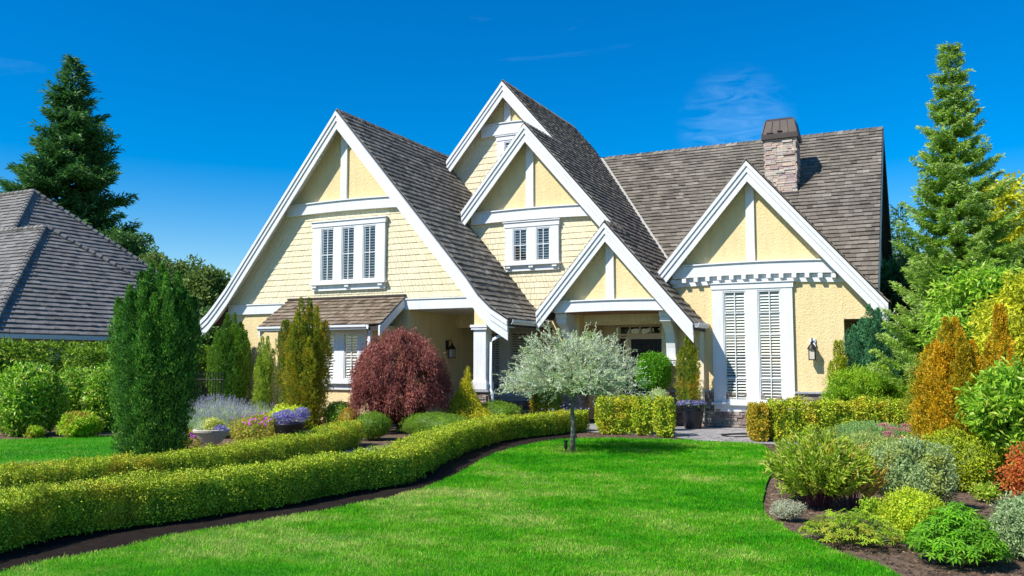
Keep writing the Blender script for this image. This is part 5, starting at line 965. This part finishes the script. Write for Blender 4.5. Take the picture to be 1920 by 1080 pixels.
# willow-like loose shrub at the lawn edge
lg=leafmat('loose_shrub_leaf',[(.09,.16,.008),(.17,.27,.012),(.28,.36,.025),(.45,.48,.12)],tint=(.32,.20,.02),ts=2.5,trans=.35,tpos=(.56,.8))
def loose(name,label,c,r,h,m,n=260,per=26,seed=0,L_=.065,W_=.02,lean=0.6):
    g=np.random.default_rng(seed); root=thing(name,label,'shrub',(c[0],c[1],0)); P=[];A=[];tb=MB()
    for i in range(n):
        az=g.uniform(0,6.283); q=g.random()**.55; e=np.array([c[0]+math.cos(az)*r*q,c[1]+math.sin(az)*r*q,h*(1-.45*q*q)*g.uniform(.65,1.05)]); s=np.array([c[0]+.12*math.cos(az)*q,c[1]+.12*math.sin(az)*q,0.]); mid=s*.5+e*.5+[0,0,.08*h]
        T=np.linspace(.0,1,per+10)[10:,None]; pts=(1-T)**2*s+2*T*(1-T)*mid+T*T*e; d=unit(e-mid); P.append(pts); A.append(unit(d+g.normal(0,.5,pts.shape)))
        if i%3==0: tb.tube([s,mid,e],[.006,.005,.002],4)
    P=np.concatenate(P);A=np.concatenate(A);leafobj('foliage',P,A,rdir(len(P)),L_*g.uniform(.6,1.3,len(P)),W_*g.uniform(.8,1.2,len(P)),m,root); tb.build('stem',mat('purple_stem',(.12,.04,.05),.6),root)
b=G(1530,955); loose('loose_shrub','loose yellow green narrow leaved shrub at the bend of the lawn edge',(b[0]+.0,b[1]+.25),.62,.86,lg,n=380,seed=6,L_=.075,W_=.022)
b=G(1600,955); loose('loose_shrub','sparser shrub with dark purple stems and orange tinted leaves',(b[0]-.05,b[1]+.2),.42,.70,leafmat('autumn_shrub_leaf',[(.20,.26,.03),(.40,.32,.05),(.55,.22,.04),(.40,.40,.1)],trans=.35),n=110,seed=7,L_=.06,W_=.016)
b=G(1715,960); bush('grey_globe','rounded grey green shrub with yellowish lower leaves in the middle of the right bed','shrub',(b[0],b[1]+.3),(.40,.36,.37),leafmat('globe_leaf',[(.10,.15,.045),(.19,.26,.10),(.30,.37,.19)],tint=(.28,.30,.05),ts=3,trans=.3),n=12000,L_=.04,W_=.018,lump=.24,lf=5,sq=2.0,depth=.35)
b=G(1710,1005); bush('lime_box','small lime yellow box bush in front of the grey green globe','shrub',(b[0],b[1]+.1),(.26,.24,.2),leafmat('lime_box_leaf',[(.16,.24,.01),(.32,.40,.015),(.50,.55,.04)],trans=.35),n=5000,L_=.026,W_=.017,lump=.12)
ger=leafmat('geranium_leaf',[(.05,.16,.006),(.10,.26,.01),(.18,.36,.02)],trans=.4)
def lobed(name,label,c,r,h,n,m,seed=0,sz=.07,lobes=5):
    g=np.random.default_rng(seed); root=thing(name,label,'plant',(c[0],c[1],0)); P=[];A=[];Nn=[];RR=[]; tb=MB()
    for i in range(n):
        az=g.uniform(0,6.283); q=g.random()**.6; p=np.array([c[0]+math.cos(az)*r*q,c[1]+math.sin(az)*r*q*.9,h*(1-.7*q*q)*g.uniform(.4,1.15)+.02]); nn=unit(np.array([math.cos(az)*q*.6,math.sin(az)*q*.6,1.])+g.normal(0,.35,3)); t=unit(np.cross(nn,g.normal(size=3))); u=np.cross(nn,t); rr=g.random()
        for k in range(lobes): a=(k-(lobes-1)/2)*1.05; P.append(p);A.append(t*math.cos(a)+u*math.sin(a)-nn*.1);Nn.append(nn);RR.append(np.clip(rr*.8+g.random()*.2,0,1))
        if i%2==0: tb.tube([(c[0]+math.cos(az)*r*q*.3,c[1]+math.sin(az)*r*q*.3,0),p],[.004,.003],4)
    leafobj('leaf',np.array(P),np.array(A),np.array(Nn),sz*g.uniform(.7,1.2,len(P)),sz*.30,m,root,None,np.array(RR)); tb.build('stem',mat('green_stem',(.12,.2,.04),.6),root)
b=G(1595,1020); lobed('geranium','spreading bright green scalloped leaf plant at the lawn edge in the right bed',(b[0],b[1]+.12),.45,.24,420,hy,seed=1,sz=.042,lobes=6)
b=G(1790,1060); lobed('geranium','bright green deeply cut cranesbill leaves at the front of the right bed',(b[0]+.02,b[1]+.15),.36,.40,600,ger,seed=2,sz=.06,lobes=6)
b=G(1742,1032); lobed('geranium','small low shoot of cut leaves left of the big bright cranesbill',(b[0],b[1]+.05),.2,.17,110,ger,seed=4,sz=.055,lobes=6)
b=G(1848,1052); lobed('geranium','low straggling shoot of cut leaves on the right flank of the big cranesbill',(b[0],b[1]+.05),.2,.15,90,ger,seed=5,sz=.055,lobes=6)
b=G(1868,1000); lobed('geranium','single small sprig of cut leaves on bare soil right of the big cranesbill',(b[0],b[1]),.12,.12,14,ger,seed=3,sz=.06)
b=G(1930,1050); bush('grey_globe','pale grey green shrub cut by the right edge of the picture','shrub',(b[0]+.05,b[1]+.15),(.28,.3,.24),gr,n=7000,L_=.035,W_=.014,lump=.15)
b=G(1475,975); bush('silver_cushion','small silvery white cushion plant at the lawn edge under the loose shrub','plant',(b[0],b[1]+.08),(.16,.13,.09),leafmat('silver_cushion_leaf',[(.16,.17,.10),(.26,.27,.18),(.36,.36,.26)],trans=.2),n=1800,L_=.02,W_=.008,lump=.15)
b=G(1812,915); 
c=G(1842,905); tuft('dry_sprigs','few dry pale stalks standing on the bare soil right of the grey green globe','perennial',(c[0],c[1]),(.10,.08),.16,26,greyg,None,seed=8)

# garden hose on the patio
hp=[G(x,y)[:2] for x,y in ((1352,815),(1375,813.5),(1405,813),(1418,815.5),(1400,818.5),(1372,818.5),(1354,816.5),(1366,814.8),(1398,814.2),(1424,816),(1450,821))]
hz=[(p[0],p[1],.004) for p in smooth(hp,5)]; tag(MB().tube(hz,.013,6).build('garden_hose',black,None,hz[0]),'black garden hose lying in a loose loop on the stone patio','hose')

# low fillers between the cushions of the right bed
for px,py,rx,hh,mm,nn,lab in ((1655,905,.22,.16,gr,1400,'small blue green herb clump between the rosemary shrub and the grey green globe'),(1762,905,.25,.2,gy,2000,'low yellow green clump in the gap right of the grey green globe'),(1640,975,.14,.10,hy,700,'small wilted geranium clump under the purple stemmed shrub'),(1492,935,.20,.16,lg,1200,'low leafy tuft at the lawn edge below the loose shrub'),(1850,940,.16,.10,lg,600,'tiny green weed clump on bare soil beside the red azalea'),(1735,870,.28,.26,dgw,1500,'leafy green filler plant at the foot of the pink sedum')):
    b=G(px,py); bush('low_plant',lab,'plant',(b[0],b[1]+rx*.5),(rx,rx*.8,hh),mm,n=nn,L_=.045,W_=.018,lump=.3,lf=5,depth=.6,cs=.7,rnd=1.0)
